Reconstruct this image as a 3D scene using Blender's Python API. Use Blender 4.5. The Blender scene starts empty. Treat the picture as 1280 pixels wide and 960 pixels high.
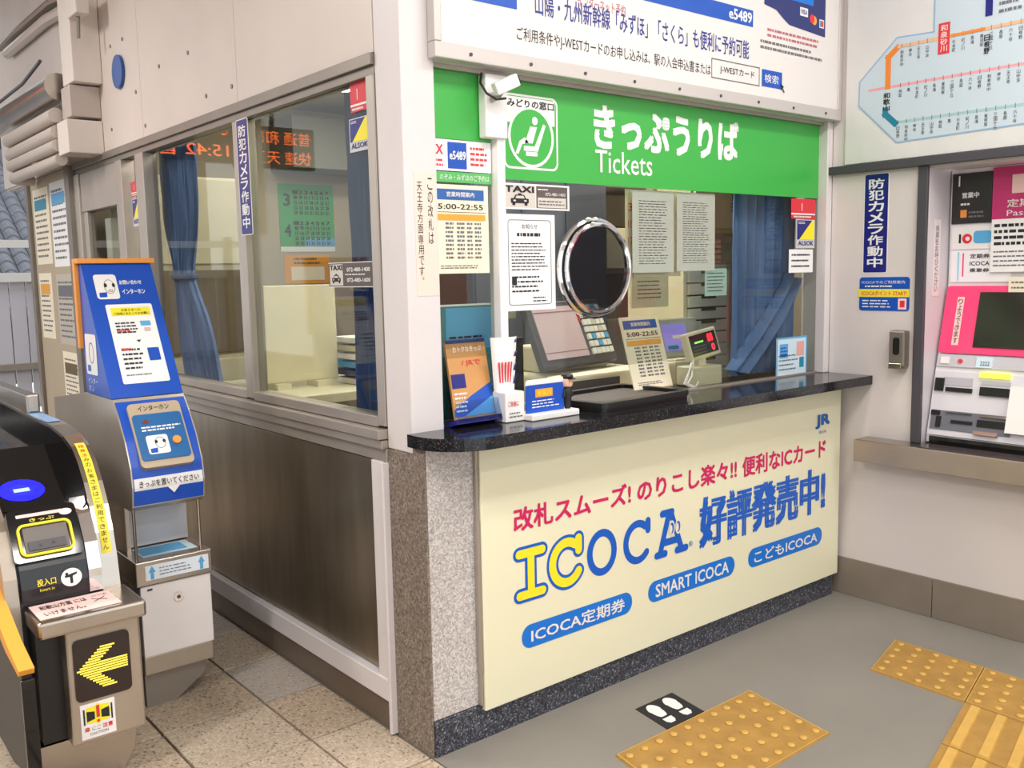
import bpy, bmesh, math, random
from mathutils import Vector, Matrix
random.seed(7)
C = bpy.context.scene.collection
S = bpy.context.scene
V3 = Vector

# ------------------------------------------------------------------ camera
CAM = V3((-1.3488, -2.0689, 1.3151)); RT = V3((0.77156593, -0.63583007, -0.02015289))
UP = V3((0.09039202, 0.07822061, 0.9928297)); FW = V3((0.62969461, 0.76785523, -0.11782633)); FPX = 1164.7
cd = bpy.data.cameras.new('camera'); co = bpy.data.objects.new('camera', cd); C.objects.link(co)
cd.sensor_width = 36; cd.lens = FPX*36/1280; cd.clip_start = .05; cd.clip_end = 200
co.matrix_world = Matrix(((RT.x, UP.x, -FW.x, CAM.x), (RT.y, UP.y, -FW.y, CAM.y), (RT.z, UP.z, -FW.z, CAM.z), (0, 0, 0, 1)))
S.camera = co
# ------------------------------------------------------------------ world, lights, exposure
w = bpy.data.worlds.new('world'); S.world = w; w.use_nodes = True
w.node_tree.nodes['Background'].inputs[0].default_value = (.93, .97, 1, 1)
w.node_tree.nodes['Background'].inputs[1].default_value = 1.3
S.view_settings.view_transform = 'Standard'; S.view_settings.look = 'None'
S.view_settings.exposure = .35; S.view_settings.gamma = 1
S.cycles.max_bounces = 8; S.cycles.transparent_max_bounces = 12
S.cycles.caustics_reflective = False; S.cycles.caustics_refractive = False
S.cycles.sample_clamp_indirect = 4
def area(name, loc, rot, sx, sy, power, col=(1, 1, 1)):
    l = bpy.data.lights.new(name, 'AREA'); l.shape = 'RECTANGLE'; l.size = sx; l.size_y = sy; l.energy = power; l.color = col
    o = bpy.data.objects.new(name, l); C.objects.link(o); o.location = loc; o.rotation_euler = rot; return o
TUBES = [(-.6, -1.6), (1.0, -3.0), (-2.6, -.6), (1.1, -1.3), (-1.9, 2.2)]       # concourse ceiling fluorescents
for i, (tx, ty) in enumerate(TUBES):
    area('concourse_tube', (tx, ty, 2.93), (0, 0, 0), 1.2, .2, (30, 28, 62, 22, 45)[i], (1, .95, .9))
ROOM = [(.95, .75), (1.1, 2.1), (2.6, 1.2)]                             # office ceiling fluorescents
for i, (tx, ty) in enumerate(ROOM): area('office_tube', (tx, ty, 2.23), (0, 0, 0), 1.1, .22, (24, 10, 14)[i], (1, .95, .86))

# ------------------------------------------------------------------ materials
def srgb(h):
    v = [int(h[i:i+2], 16)/255 for i in (0, 2, 4)]
    return tuple((c/12.92 if c <= .04045 else ((c+.055)/1.055)**2.4) for c in v)+(1,)
MATS = {}
def mat(name, col, rough=.5, metal=0, var=0, vscale=8, stretch=(1, 1, 1), bump=0, bscale=60, emit=0, spec=.5, col2=None, thr=None):
    if name in MATS: return MATS[name]
    m = bpy.data.materials.new(name); m.use_nodes = True; nt = m.node_tree; b = nt.nodes['Principled BSDF']
    c = srgb(col); b.inputs['Base Color'].default_value = c; b.inputs['Roughness'].default_value = rough
    b.inputs['Metallic'].default_value = metal; b.inputs['Specular IOR Level'].default_value = spec
    if emit: b.inputs['Emission Color'].default_value = c; b.inputs['Emission Strength'].default_value = emit
    if var or col2 or bump:
        tc = nt.nodes.new('ShaderNodeTexCoord'); mp = nt.nodes.new('ShaderNodeMapping'); mp.inputs['Scale'].default_value = stretch
        nt.links.new(tc.outputs['Object'], mp.inputs['Vector'])
    if var or col2:
        n = nt.nodes.new('ShaderNodeTexNoise'); n.inputs['Scale'].default_value = vscale; n.inputs['Detail'].default_value = 5
        nt.links.new(mp.outputs[0], n.inputs['Vector'])
        r = nt.nodes.new('ShaderNodeValToRGB'); e = r.color_ramp.elements
        if col2: a = srgb(col2); e[0].color = c; e[1].color = a; lo, hi = thr or (.45, .55)
        else: e[0].color = tuple(x*(1-var) for x in c[:3])+(1,); e[1].color = tuple(min(1, x*(1+var*.6)) for x in c[:3])+(1,); lo, hi = .3, .7
        e[0].position = lo; e[1].position = hi
        nt.links.new(n.outputs['Fac'], r.inputs[0]); nt.links.new(r.outputs[0], b.inputs['Base Color'])
    if bump:
        n2 = nt.nodes.new('ShaderNodeTexNoise'); n2.inputs['Scale'].default_value = bscale; nt.links.new(mp.outputs[0], n2.inputs['Vector'])
        bp = nt.nodes.new('ShaderNodeBump'); bp.inputs['Strength'].default_value = bump; bp.inputs['Distance'].default_value = .01
        nt.links.new(n2.outputs['Fac'], bp.inputs['Height']); nt.links.new(bp.outputs[0], b.inputs['Normal'])
    MATS[name] = m; return m
def speckle(name, cols, scale, rough, bump=0):
    m = bpy.data.materials.new(name); m.use_nodes = True; nt = m.node_tree; b = nt.nodes['Principled BSDF']; b.inputs['Roughness'].default_value = rough
    tc = nt.nodes.new('ShaderNodeTexCoord'); v = nt.nodes.new('ShaderNodeTexVoronoi'); v.inputs['Scale'].default_value = scale
    nt.links.new(tc.outputs['Object'], v.inputs['Vector'])
    sp = nt.nodes.new('ShaderNodeSeparateColor'); nt.links.new(v.outputs['Color'], sp.inputs[0])
    r = nt.nodes.new('ShaderNodeValToRGB'); r.color_ramp.interpolation = 'CONSTANT'
    e = r.color_ramp.elements
    e[0].position = 0; e[0].color = srgb(cols[0][0]); e[1].position = cols[1][1]; e[1].color = srgb(cols[1][0])
    for c_, p_ in cols[2:]: x = e.new(p_); x.color = srgb(c_)
    nt.links.new(sp.outputs[0], r.inputs[0])
    n = nt.nodes.new('ShaderNodeTexNoise'); n.inputs['Scale'].default_value = 3; n.inputs['Detail'].default_value = 4; nt.links.new(tc.outputs['Object'], n.inputs['Vector'])
    mx = nt.nodes.new('ShaderNodeMix'); mx.data_type = 'RGBA'; mx.blend_type = 'MULTIPLY'; mx.inputs[0].default_value = .3
    nt.links.new(r.outputs[0], mx.inputs[6]); nt.links.new(n.outputs['Fac'], mx.inputs[7]); nt.links.new(mx.outputs[2], b.inputs['Base Color'])
    if bump:
        bp = nt.nodes.new('ShaderNodeBump'); bp.inputs['Strength'].default_value = bump; bp.inputs['Distance'].default_value = .005
        nt.links.new(v.outputs['Distance'], bp.inputs['Height']); nt.links.new(bp.outputs[0], b.inputs['Normal'])
    MATS[name] = m; return m
def glassmat(name, tint, refl=1.0, rough=.01):
    m = bpy.data.materials.new(name); m.use_nodes = True; nt = m.node_tree; nt.nodes.clear()
    o = nt.nodes.new('ShaderNodeOutputMaterial'); t = nt.nodes.new('ShaderNodeBsdfTransparent'); g = nt.nodes.new('ShaderNodeBsdfGlossy')
    t.inputs[0].default_value = srgb(tint); g.inputs['Roughness'].default_value = rough
    f = nt.nodes.new('ShaderNodeLayerWeight'); mx = nt.nodes.new('ShaderNodeMixShader')
    pw = nt.nodes.new('ShaderNodeMath'); pw.operation = 'POWER'; pw.inputs[1].default_value = 4
    mu = nt.nodes.new('ShaderNodeMath'); mu.operation = 'MULTIPLY_ADD'; mu.inputs[1].default_value = .38*refl; mu.inputs[2].default_value = .022*refl
    nt.links.new(f.outputs['Facing'], pw.inputs[0]); nt.links.new(pw.outputs[0], mu.inputs[0]); nt.links.new(mu.outputs[0], mx.inputs[0]); nt.links.new(t.outputs[0], mx.inputs[1]); nt.links.new(g.outputs[0], mx.inputs[2]); nt.links.new(mx.outputs[0], o.inputs[0])
    MATS[name] = m; return m
M_wall = mat('painted_wall', 'd9cfc9', .45, var=.06, vscale=3)
M_wallL = mat('painted_panel', 'd6cac2', .4, var=.07, vscale=2)
M_wallR = mat('painted_right', 'd8d0ce', .4, var=.05, vscale=2)
M_post = mat('post_paint', 'd8d2d2', .4, var=.03)
M_ss = mat('stainless_panel', '9a8e7c', .32, .9, var=.22, vscale=3, stretch=(4, 4, .6), bump=.02, bscale=3)
M_ssl = mat('stainless_light', 'b5aca2', .25, 1, var=.12, vscale=5, stretch=(1, 1, .3))
M_ssb = mat('stainless_brushed', 'b3a799', .36, .75, var=.1, vscale=6)
M_alu = mat('aluminium', 'b3aaa0', .4, .6, var=.06)
M_alud = mat('aluminium_dark', '8d857b', .4, .6, var=.08)
M_chrome = mat('chrome', 'e6e6e8', .08, 1)
M_dark = mat('dark_trim', '46434a', .45)
M_black = mat('black_plastic', '151515', .35)
M_blackg = mat('black_gloss', '0a0a0c', .07)
M_white = mat('white_plastic', 'eceae8', .4)
M_paper = mat('paper_white', 'efeeee', .7)
M_paperb = mat('paper_beige', 'efe4cc', .7)
M_cream = mat('cream_panel', 'ebe7c8', .35)
M_creamd = mat('cream_cabinet', 'd6cdb0', .5, var=.05)
M_beige = mat('beige_plastic', 'd9d2b8', .45)
M_green = mat('sign_green', '3cab46', .35)
M_blue = mat('sign_blue', '0a4fb4', .35)
M_navy = mat('sign_navy', '141a78', .35)
M_azure = mat('panel_azure', '0b74d6', .4)
M_lblue = mat('light_blue', '58a9dc', .45)
M_pale = mat('pale_blue', 'cfe3ee', .6)
M_teal = mat('teal', '1c89a8', .45)
M_mag = mat('print_magenta', 'd0145f', .5)
M_pink = mat('machine_pink', 'f0447a', .4)
M_magd = mat('machine_magenta', 'c52f72', .4)
M_pp = mat('pale_pink', 'f3ccc8', .6)
M_red = mat('sticker_red', 'd9303c', .45)
M_orange = mat('orange_print', 'e8a23a', .55)
M_yel = mat('print_yellow', 'f3e52a', .45)
M_yelp = mat('tape_yellow', 'f0dc3c', .5)
M_txt = mat('print_black', '1c1c20', .6)
M_gtxt = mat('print_grey', '6d6d72', .7)
M_vio = mat('violet', '7c5bd0', .5)
M_tact = mat('tactile_yellow', 'ac8440', .55, var=.18, vscale=14, bump=.1, bscale=120)
M_tactd = mat('tactile_dot', 'cfa552', .45, var=.1, vscale=30)
M_conc = mat('concrete_floor', '88847c', .55, var=.10, vscale=2.2, bump=.05, bscale=200)
M_kerb = mat('stone_skirting', '857a6e', .5, var=.13, vscale=5)
M_curt = mat('curtain_blue', '5f7cb2', .85, var=.18, vscale=4, stretch=(6, 6, 1))
M_curtd = mat('curtain_navy', '2c4676', .85, var=.15, vscale=4, stretch=(6, 6, 1))
M_orp = mat('orange_board', 'e8963c', .5)
M_gate_b = mat('gate_blue', '0c4cb8', .32)
M_ring = mat('reader_glow', '1414f5', .3, emit=1.6)
M_led = mat('arrow_led', 'f3d84a', .4, emit=.75)
M_ledr = mat('red_led', 'ff3040', .4, emit=1.5)
M_ledg = mat('green_led', '90ff60', .4, emit=1.2)
M_scr = mat('dark_screen', '2b2723', .12)
M_scrv = mat('violet_screen', '8a7ccf', .3, emit=.5)
M_scrp = mat('pink_screen', 'cdb4bc', .35, emit=.12)
M_tube = mat('lamp_tube', 'fff6e8', .4, emit=5)
M_grn = speckle('granite_black', [('131316', 0), ('202024', .5), ('34343a', .84), ('505056', .96)], 330, .12)
M_grnd = speckle('granite_grey', [('2c2e36', 0), ('4a4c56', .45), ('6a6c76', .75), ('9a9ca6', .93)], 240, .4)
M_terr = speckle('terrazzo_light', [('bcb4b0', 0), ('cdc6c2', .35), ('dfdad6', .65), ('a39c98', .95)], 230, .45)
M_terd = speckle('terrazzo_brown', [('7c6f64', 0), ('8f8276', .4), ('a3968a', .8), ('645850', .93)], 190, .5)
M_tile = [speckle('floor_tile_a', [('c2b09a', 0), ('cfbea8', .35), ('dccdb9', .75), ('94866f', .94)], 170, .5, .1),
          speckle('floor_tile_b', [('baa68f', 0), ('c8b49c', .35), ('d6c4ad', .7), ('8a7965', .92)], 150, .5, .1),
          speckle('floor_tile_c', [('bcb0a4', 0), ('c8bdb1', .35), ('d2c8be', .8), ('a0958a', .96)], 190, .5, .1)]
M_grout = mat('grout', '6b6258', .8)
M_glass = glassmat('window_glass', 'eceeea', 1.0)
M_tint = glassmat('tinted_glass', 'b4b4ba', 1.0)
M_acry = glassmat('clear_acrylic', 'dfe9f2', 1.0)
M_room = mat('office_wall', 'b5a893', .7, var=.08, vscale=2)
M_brown = mat('brown_shade', '6a5a3c', .7, var=.1)
M_skin = mat('skin', 'e6b79a', .6)

# ------------------------------------------------------------------ frames and mesh builder
class Fr:
    def __init__(s, o, U, V, N=None):
        s.o = V3(o); s.U = V3(U).normalized(); s.V = V3(V).normalized(); s.N = V3(N).normalized() if N else s.U.cross(s.V)
    def p(s, u, v, n=0): return s.o+s.U*u+s.V*v+s.N*n
    def at(s, x, y):                      # where the line of sight through a pixel of the photograph meets this surface
        d = FW+RT*((x-640)/FPX)-UP*((y-480)/FPX); t = (s.o-CAM).dot(s.N)/d.dot(s.N); q = CAM+d*t-s.o
        return q.dot(s.U), q.dot(s.V)
    def r(s, x0, y0, x1, y1):             # top-left and bottom-right corner -> u0,v0,u1,v1
        a = s.at(x0, y0); b = s.at(x1, y1); return a[0], b[1], b[0], a[1]
    def off(s, n): return Fr(s.o+s.N*n, s.U, s.V, s.N)
def front(y): return Fr((0, y, 0), (1, 0, 0), (0, 0, 1), (0, -1, 0))
def side(x): return Fr((x, 0, 0), (0, -1, 0), (0, 0, 1), (-1, 0, 0))
FLOOR = Fr((0, 0, 0), (1, 0, 0), (0, 1, 0), (0, 0, 1))
TXT = {}
def glyph(s, bold):
    k = (s, bold)
    if k not in TXT:
        cu = bpy.data.curves.new('t', 'FONT'); cu.body = s; cu.offset = bold; cu.resolution_u = 2
        ob = bpy.data.objects.new('t', cu); C.objects.link(ob)
        dg = bpy.context.evaluated_depsgraph_get(); me = bpy.data.meshes.new_from_object(ob.evaluated_get(dg))
        vs = [(v.co.x, v.co.y) for v in me.vertices]; fs = [tuple(p.vertices) for p in me.polygons]
        C.objects.unlink(ob); bpy.data.objects.remove(ob); bpy.data.curves.remove(cu); bpy.data.meshes.remove(me)
        x0 = min(v[0] for v in vs); x1 = max(v[0] for v in vs); y0 = min(v[1] for v in vs); y1 = max(v[1] for v in vs)
        TXT[k] = (vs, fs, x0, y0, x1, y1)
    return TXT[k]
class MB:
    def __init__(s, m=None): s.v = []; s.f = []; s.mi = []; s.ms = []; s.cur = 0; s.sm = False; s.use(m) if m else None
    def use(s, m):
        if m not in s.ms: s.ms.append(m)
        s.cur = s.ms.index(m); return s
    def add(s, vs, fs):
        b = len(s.v); s.v += [V3(v) for v in vs]
        for f in fs: s.f.append(tuple(b+i for i in f)); s.mi.append(s.cur)
        return s
    def box(s, x0, y0, z0, x1, y1, z1, bev=0, fr=None):
        bm = bmesh.new(); bmesh.ops.create_cube(bm, size=1)
        for v in bm.verts: v.co = V3((x0+(v.co.x+.5)*(x1-x0), y0+(v.co.y+.5)*(y1-y0), z0+(v.co.z+.5)*(z1-z0)))
        if bev: bmesh.ops.bevel(bm, geom=bm.edges[:], offset=bev, segments=2, affect='EDGES', profile=.5)
        bm.verts.index_update()
        s.add([fr.p(*v.co) if fr else v.co.copy() for v in bm.verts], [[v.index for v in f.verts] for f in bm.faces]); bm.free(); return s
    def plate(s, fr, u0, v0, u1, v1, t=.002, n=0, bev=0):          # plate on a frame standing proud by t
        return s.box(u0, v0, n, u1, v1, n+t, bev, fr)
    def quad(s, fr, u0, v0, u1, v1, n): return s.add([fr.p(u0, v0, n), fr.p(u1, v0, n), fr.p(u1, v1, n), fr.p(u0, v1, n)], [(0, 1, 2, 3)])
    def poly(s, fr, pts, n): return s.add([fr.p(a, b, n) for a, b in pts], [tuple(range(len(pts)))])
    def prism(s, fr, pts, n0, n1):
        k = len(pts); return s.add([fr.p(a, b, n0) for a, b in pts]+[fr.p(a, b, n1) for a, b in pts],
            [tuple(range(k))[::-1], tuple(range(k, 2*k))]+[(i, (i+1) % k, k+(i+1) % k, k+i) for i in range(k)])
    def rrect(s, u0, v0, u1, v1, r, k=5):
        o = []
        for cx, cy, a in ((u1-r, v1-r, 0), (u0+r, v1-r, 90), (u0+r, v0+r, 180), (u1-r, v0+r, 270)):
            for i in range(k+1): t = math.radians(a+90*i/k); o.append((cx+r*math.cos(t), cy+r*math.sin(t)))
        return o
    def ringp(s, fr, outer, inner, n0, n1=None):                    # band between two loops of equal length
        k = len(outer)
        if n1 is None:
            return s.add([fr.p(a, b, n0) for a, b in outer]+[fr.p(a, b, n0) for a, b in inner], [(i, (i+1) % k, k+(i+1) % k, k+i) for i in range(k)])
        vs = [fr.p(a, b, n) for n in (n0, n1) for L in (outer, inner) for a, b in L]
        fs = []
        for i in range(k):
            j = (i+1) % k; fs += [(i, j, k+j, k+i), (2*k+i, 3*k+i, 3*k+j, 2*k+j), (i, 2*k+i, 2*k+j, j), (k+i, k+j, 3*k+j, 3*k+i)]
        return s.add(vs, fs)
    def ell(s, cu, cv, ru, rv, k=28): return [(cu+ru*math.cos(2*math.pi*i/k), cv+rv*math.sin(2*math.pi*i/k)) for i in range(k)]
    def tube(s, pts, r, k=8):
        pts = [V3(p) for p in pts]; vs = []; fs = []
        for i, p in enumerate(pts):
            t = (pts[min(i+1, len(pts)-1)]-pts[max(i-1, 0)]).normalized(); a = t.orthogonal().normalized() if i == 0 else (a-t*a.dot(t)).normalized(); b = t.cross(a)
            rr = r[i] if isinstance(r, (list, tuple)) else r
            for j in range(k): q = 2*math.pi*j/k; vs.append(p+(a*math.cos(q)+b*math.sin(q))*rr)
        for i in range(len(pts)-1):
            for j in range(k): fs.append((i*k+j, i*k+(j+1) % k, (i+1)*k+(j+1) % k, (i+1)*k+j))
        fs += [tuple(range(k))[::-1], tuple(range((len(pts)-1)*k, len(pts)*k))]
        s.sm = True; return s.add(vs, fs)
    def text(s, fr, st, u0, v0, u1, v1, n=.003, bold=0, keep=False):
        vs, fs, x0, y0, x1, y1 = glyph(st, 0); su = (u1-u0)/(x1-x0); sv = (v1-v0)/(y1-y0)
        if keep: su = sv = min(su, sv)
        b = min(bold, .045)
        for i, (dx, dy) in enumerate(((-b, -b), (b, b), (-b, b), (b, -b)) if bold else ((0, 0),)):      # heavier weight: overlaid strokes
            s.add([fr.p(u0+(x+dx-x0)*su, v0+(y+dy-y0)*sv, n+i*.0001) for x, y in vs], fs)
        return s
    def vtext(s, fr, st, u0, v0, u1, v1, n=.003, bold=0, gap=.12):  # characters stacked downwards
        h = (v1-v0)/len(st)
        for i, ch in enumerate(st):
            a = v1-h*(i+1)+h*gap/2; b = v1-h*i-h*gap/2
            if ch == 'ー': s.quad(fr, (u0+u1)/2-(u1-u0)*.07, a, (u0+u1)/2+(u1-u0)*.07, b, n)
            elif ch in '。、': s.text(fr, ch, u0+(u1-u0)*.6, b-h*.3, u1-(u1-u0)*.1, b, n)
            else: s.text(fr, ch, u0, a, u1, b, n, bold)
        return s
    def lines(s, fr, u0, v0, u1, v1, rows, n=.003, fill=.45, seg=.012, ragged=.25):   # print too small to read
        h = (v1-v0)/rows
        for i in range(rows):
            b = v1-h*(i+.5)-h*fill/2; e = u1-(u1-u0)*ragged*random.random(); u = u0
            while u < e:
                l = seg*random.uniform(.4, 1.4); s.quad(fr, u, b, min(u+l, e), b+h*fill, n); u += l+seg*random.uniform(.12, .35)
        return s
ORG = {}
def build(name, mb, parent=None, label=None, cat=None, group=None, kind=None, org=None):
    me = bpy.data.meshes.new(name)
    if parent is not None: o0 = ORG[parent.name]
    elif org is not None: o0 = V3(org)
    else:
        xs = [v.x for v in mb.v]; ys = [v.y for v in mb.v]; zs = [v.z for v in mb.v]
        o0 = V3(((min(xs)+max(xs))/2, (min(ys)+max(ys))/2, min(zs)))
    me.from_pydata([v-o0 for v in mb.v], [], mb.f)
    for m in mb.ms: me.materials.append(m)
    me.polygons.foreach_set('material_index', mb.mi)
    if mb.sm: me.polygons.foreach_set('use_smooth', [True]*len(mb.f))
    me.update()
    if mb.sm: me.set_sharp_from_angle(angle=math.radians(40))
    o = bpy.data.objects.new(name, me); C.objects.link(o)
    if parent is not None: o.parent = parent
    else: o.location = o0
    ORG[o.name] = o0
    return tag(o, label, cat, group, kind)
def tag(o, label=None, cat=None, group=None, kind=None):
    if label: o['label'] = label
    if cat: o['category'] = cat
    if group: o['group'] = group
    if kind: o['kind'] = kind
    return o
def empty(name, loc, label, cat, group=None):
    o = bpy.data.objects.new(name, None); C.objects.link(o); o.location = loc; o.empty_display_size = .1; ORG[o.name] = V3(loc)
    return tag(o, label, cat, group)
def struct(name, mb, parent=None): return build(name, mb, parent, kind=None if parent else 'structure')
def bx(m, *a, **k): return MB(m).box(*a, **k)

XR = 1.994; GY = .04
F0 = front(0); FA = front(-.03); FG = front(GY); L0 = side(0); R0 = side(XR)

# ------------------------------------------------------------------ setting: floor
fl = struct('floor', bx(M_conc, 0, -4.5, -.1, 4.2, 3.4, 0).box(4.2, -4.5, -.1, 5.2, 3.4, 0).use(M_grout).box(-5, -4.5, -.1, 0, 7.0, -.012).box(0, 3.4, -.1, 4.2, 7, -.012))
n = 0; ys0 = .9; xs = [0, -.203]; 
while xs[-1] > -2.3: xs.append(xs[-1]-.313)
tile_me = {}
for i in range(len(xs)-1):
    for j in range(-7, 12):
        y0 = -.044+.3145*j; a, b = xs[i+1], xs[i]
        if y0 > 4.3: continue
        k = (i == 0, random.choice([0, 0, 1, 1, 2]))
        if k not in tile_me:
            W = b-a; mb = bx(M_tile[k[1]], .004, .004, -.03, W-.004, .3105, 0, bev=.0015)
            me = bpy.data.meshes.new('tile'); me.from_pydata(mb.v, [], mb.f); me.materials.append(mb.ms[0]); tile_me[k] = me
        o = bpy.data.objects.new('tile', tile_me[k]); C.objects.link(o); o.parent = fl; o.location = V3((a, y0, random.uniform(-.001, .001)))-ORG[fl.name]
# ceiling and far surroundings (outside the frame, they shape the light)
struct('ceiling', bx(M_wall, -5, -4.5, 3.0, 5.2, 4.6, 3.1))
struct('wall_unseen', bx(mat('unseen_brown', '9c9186', .6, var=.15, vscale=1.5), -5.1, -4.5, 0, -5, 3.5, 3.0))  # unseen wall, added to give the stainless a brown reflection
for (tx, ty), wh in zip(TUBES, ('behind the viewer', 'farthest from the counter', 'over the gate passage', 'right over the counter front', 'over the far end of the gates')):
    e = empty('ceiling_light', (tx, ty, 3), 'white fluorescent ceiling light '+wh, 'light', 'concourse ceiling lights')
    build('housing', bx(M_white, tx-.62, ty-.12, 2.96, tx+.62, ty+.12, 3.0), e)
    build('tube', MB(M_tube).tube([(tx-.58, ty, 2.948), (tx+.58, ty, 2.948)], .014), e)

# ------------------------------------------------------------------ booth shell
# corner post and front posts
struct('trim_1', bx(M_post, 0, 0, .84, .105, .125, 3.0, bev=.004))
struct('trim_2', bx(M_post, 1.957, 0, .896, XR-.001, .1, 1.874, bev=.003))
# fascia over the ticket window
fu, fv = FA.at(528, 71)
pn = struct('wall_front', bx(M_post, .106, 0, 1.874, XR-.001, .12, 3.0))
# office room shell
rm = struct('wall_back', bx(M_room, .06, 3.1, 0, 3.6, 3.2, 2.4))
struct('wall_right_office', bx(M_room, 3.6, .15, 0, 3.7, 3.2, 2.4))
struct('wall_front_office', bx(M_room, XR+.02, .06, 0, 3.7, .14, 2.4))
struct('ceiling_office', bx(M_wall, .06, .14, 2.3, 3.6, 3.1, 2.36))
struct('floor_office', bx(M_brown, .06, .14, 0, 3.6, 3.1, .02))
for (tx, ty), wh in zip(ROOM, ('above the counter desk', 'at the back near the calendar', 'on the right above the lockers')):
    e = empty('ceiling_light', (tx, ty, 2.3), 'white fluorescent office ceiling light '+wh, 'light', 'office ceiling lights')
    build('housing', bx(M_white, tx-.58, ty-.13, 2.255, tx+.58, ty+.13, 2.298), e)
    for dy in (-.06, .06): build('tube', MB(M_tube).tube([(tx-.55, ty+dy, 2.245), (tx+.55, ty+dy, 2.245)], .013), e)
# left fascia: painted panels with screws
YS = [.127, 1.0, 1.955, 3.1, 4.6]
fb = struct('wall_left_upper', bx(M_wallL, .012, .126, 1.895, .05, 4.6, 3.0))
for a, b in zip(YS, YS[1:]):
    build('panel', bx(M_wallL, 0, a+.0015, 1.905, .012, b-.0015, 2.99, bev=.001), fb)
for q in [(235, 66), (199, 83), (290, 108), (258, 120), (138, 58), (182, 157), (170, 115), (153, 49), (140, 162)]:
    u, v = L0.at(*q); sc = MB(M_alud); sc.prism(L0, sc.ell(u, v, .008, .008, 8), 0, .003); build('screw', sc, fb)
# left window frames (aluminium), panes
wf = MB(M_alu)
def lbar(mb, y0, y1, z0, z1, x0=-.02, x1=.05, bev=.002): return mb.box(x0, y0, z0, x1, y1, z1, bev)
hd = struct('trim_3', lbar(lbar(MB(M_alud), .126, 3.02, 1.872, 1.903, -.012), .126, 3.02, 1.848, 1.872, .0))
w1 = struct('window_1', lbar(lbar(MB(M_alu), .126, .165, .9, 1.848, -.005), .985, 1.022, .9, 1.848, -.005))
lbar(wf, .165, .985, .895, .925, -.005)
build('window_frame', wf, w1)
build('pane', bx(M_glass, .018, .165, .925, .024, .985, 1.848), w1)
w2 = struct('window_2', lbar(lbar(MB(M_alu), 1.022, 1.06, .9, 1.848, .0), 1.96, 2.06, .9, 1.848, -.01))
build('window_frame', lbar(MB(M_alu), 1.06, 1.96, .895, .925, .0), w2)
build('pane', bx(M_glass, .03, 1.06, .925, .036, 1.96, 1.848), w2)
sl = struct('trim_4', lbar(lbar(lbar(MB(M_alu), .126, 2.25, .865, .893, -.03), .126, 2.25, .838, .862, -.02), .126, 2.25, .80, .838, -.005))
# lower wall: white frame and stainless panel
lw = struct('wall_left', bx(M_kerb, .02, .08, 0, .06, 2.25, .80))
build('panel', bx(M_ss, .004, .2, .17, .02, 2.2, .795, bev=.002), lw)
fr_ = MB(M_post).box(-.012, .128, .165, .02, .2, .80, .003).box(-.02, .126, 0.004, .02, .14, .80, .003)
build('frame', fr_.box(-.02, .135, .1, .02, 2.2, .165, .003), lw)
build('kick_plate', bx(mat('kick_brown', '7a6c60', .4, .4, var=.1), .0, .136, 0.002, .019, 2.2, .1), lw)  # kick plate in a dull brown metal tone
# door beyond the windows
dr = struct('door_1', MB(M_alu).box(-.01, 2.25, 0, .05, 2.33, 1.848, .003).box(-.01, 2.93, 0, .05, 3.02, 1.848, .003).box(0, 2.33, 1.66, .05, 2.93, 1.848, .003).box(0, 2.33, .0, .04, 2.93, .9, .003))
build('stile', MB(M_alu).box(.005, 2.33, .9, .04, 2.39, 1.66, .002).box(.005, 2.86, .9, .04, 2.93, 1.66, .002), dr)
build('pane', bx(M_glass, .02, 2.39, .9, .025, 2.86, 1.66), dr)
build('door_handle', MB(M_chrome).tube([(-.01, 2.42, .98), (-.05, 2.42, .98), (-.05, 2.42, 1.12), (-.01, 2.42, 1.12)], .008), dr)
struct('wall_left_far', bx(mat('far_wall', 'b3a592', .6, var=.08), .0, 3.02, 0, .06, 3.98, 1.9).use(M_alud).box(-.02, 3.94, 0, .04, 4.0, 1.95).box(-.03, 3.02, 0, .03, 3.1, 1.9))
# ------------------------------------------------------------------ right wall
rw = struct('wall_right', bx(M_wallR, XR, -.352, .12, XR+.1, .0, 1.66).box(XR, -1.9, .12, XR+.1, -.352, .567).box(XR, -4.5, .12, XR+.1, -1.9, 3.0).box(XR, -1.9, 1.66, XR+.1, .0, 3.0).box(XR, 0.005, .12, XR+.1, .13, 3.0))
build('panel', bx(mat('map_panel', 'dbdad8', .35, var=.03), XR-.008, -1.9, 1.705, XR, -.055, 2.99, bev=.001), rw)
bs = struct('baseboard_right', bx(M_kerb, XR-.006, -.45, 0, XR+.1, .03, .152, bev=.002))
for k in range(1, 6): build('panel', bx(M_kerb, XR-.006, -.45-k*.75, 0, XR+.1, -.453-(k-1)*.75, .152, bev=.002), bs)
struct('trim_5', bx(M_dark, XR-.03, -1.9, 1.67, XR, -.0, 1.70, bev=.002))
struct('trim_6', bx(M_dark, XR-.015, -.39, .657, XR-.0, -.353, 1.67, bev=.003))
M_rec = mat('recess_white', 'cfc9cc', .4)
struct('wall_recess_side', bx(M_rec, XR+.001, -.389, .60, XR+.4, -.38, 1.67)); struct('wall_recess_back', bx(M_rec, XR+.39, -1.9, .60, XR+.4, -.412, 1.66))
struct('trim_8', bx(M_rec, XR+.001, -1.9, 1.661, XR+.389, -.412, 1.668)); struct('trim_9', bx(M_rec, XR+.001, -1.9, .567, XR+.4, -.412, .60))
# stainless ledge
lg = struct('trim_7', bx(M_ssb, 1.9, -1.9, .572, XR, -.17, .655, bev=.003))
build('ledge_top', bx(mat('ledge_dark', '4c4447', .25), 1.906, -1.9, .655, XR+.1, -.42, .66).use(M_ssl).box(1.906, -.42, .655, XR-.001, -.175, .657), lg)

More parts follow.
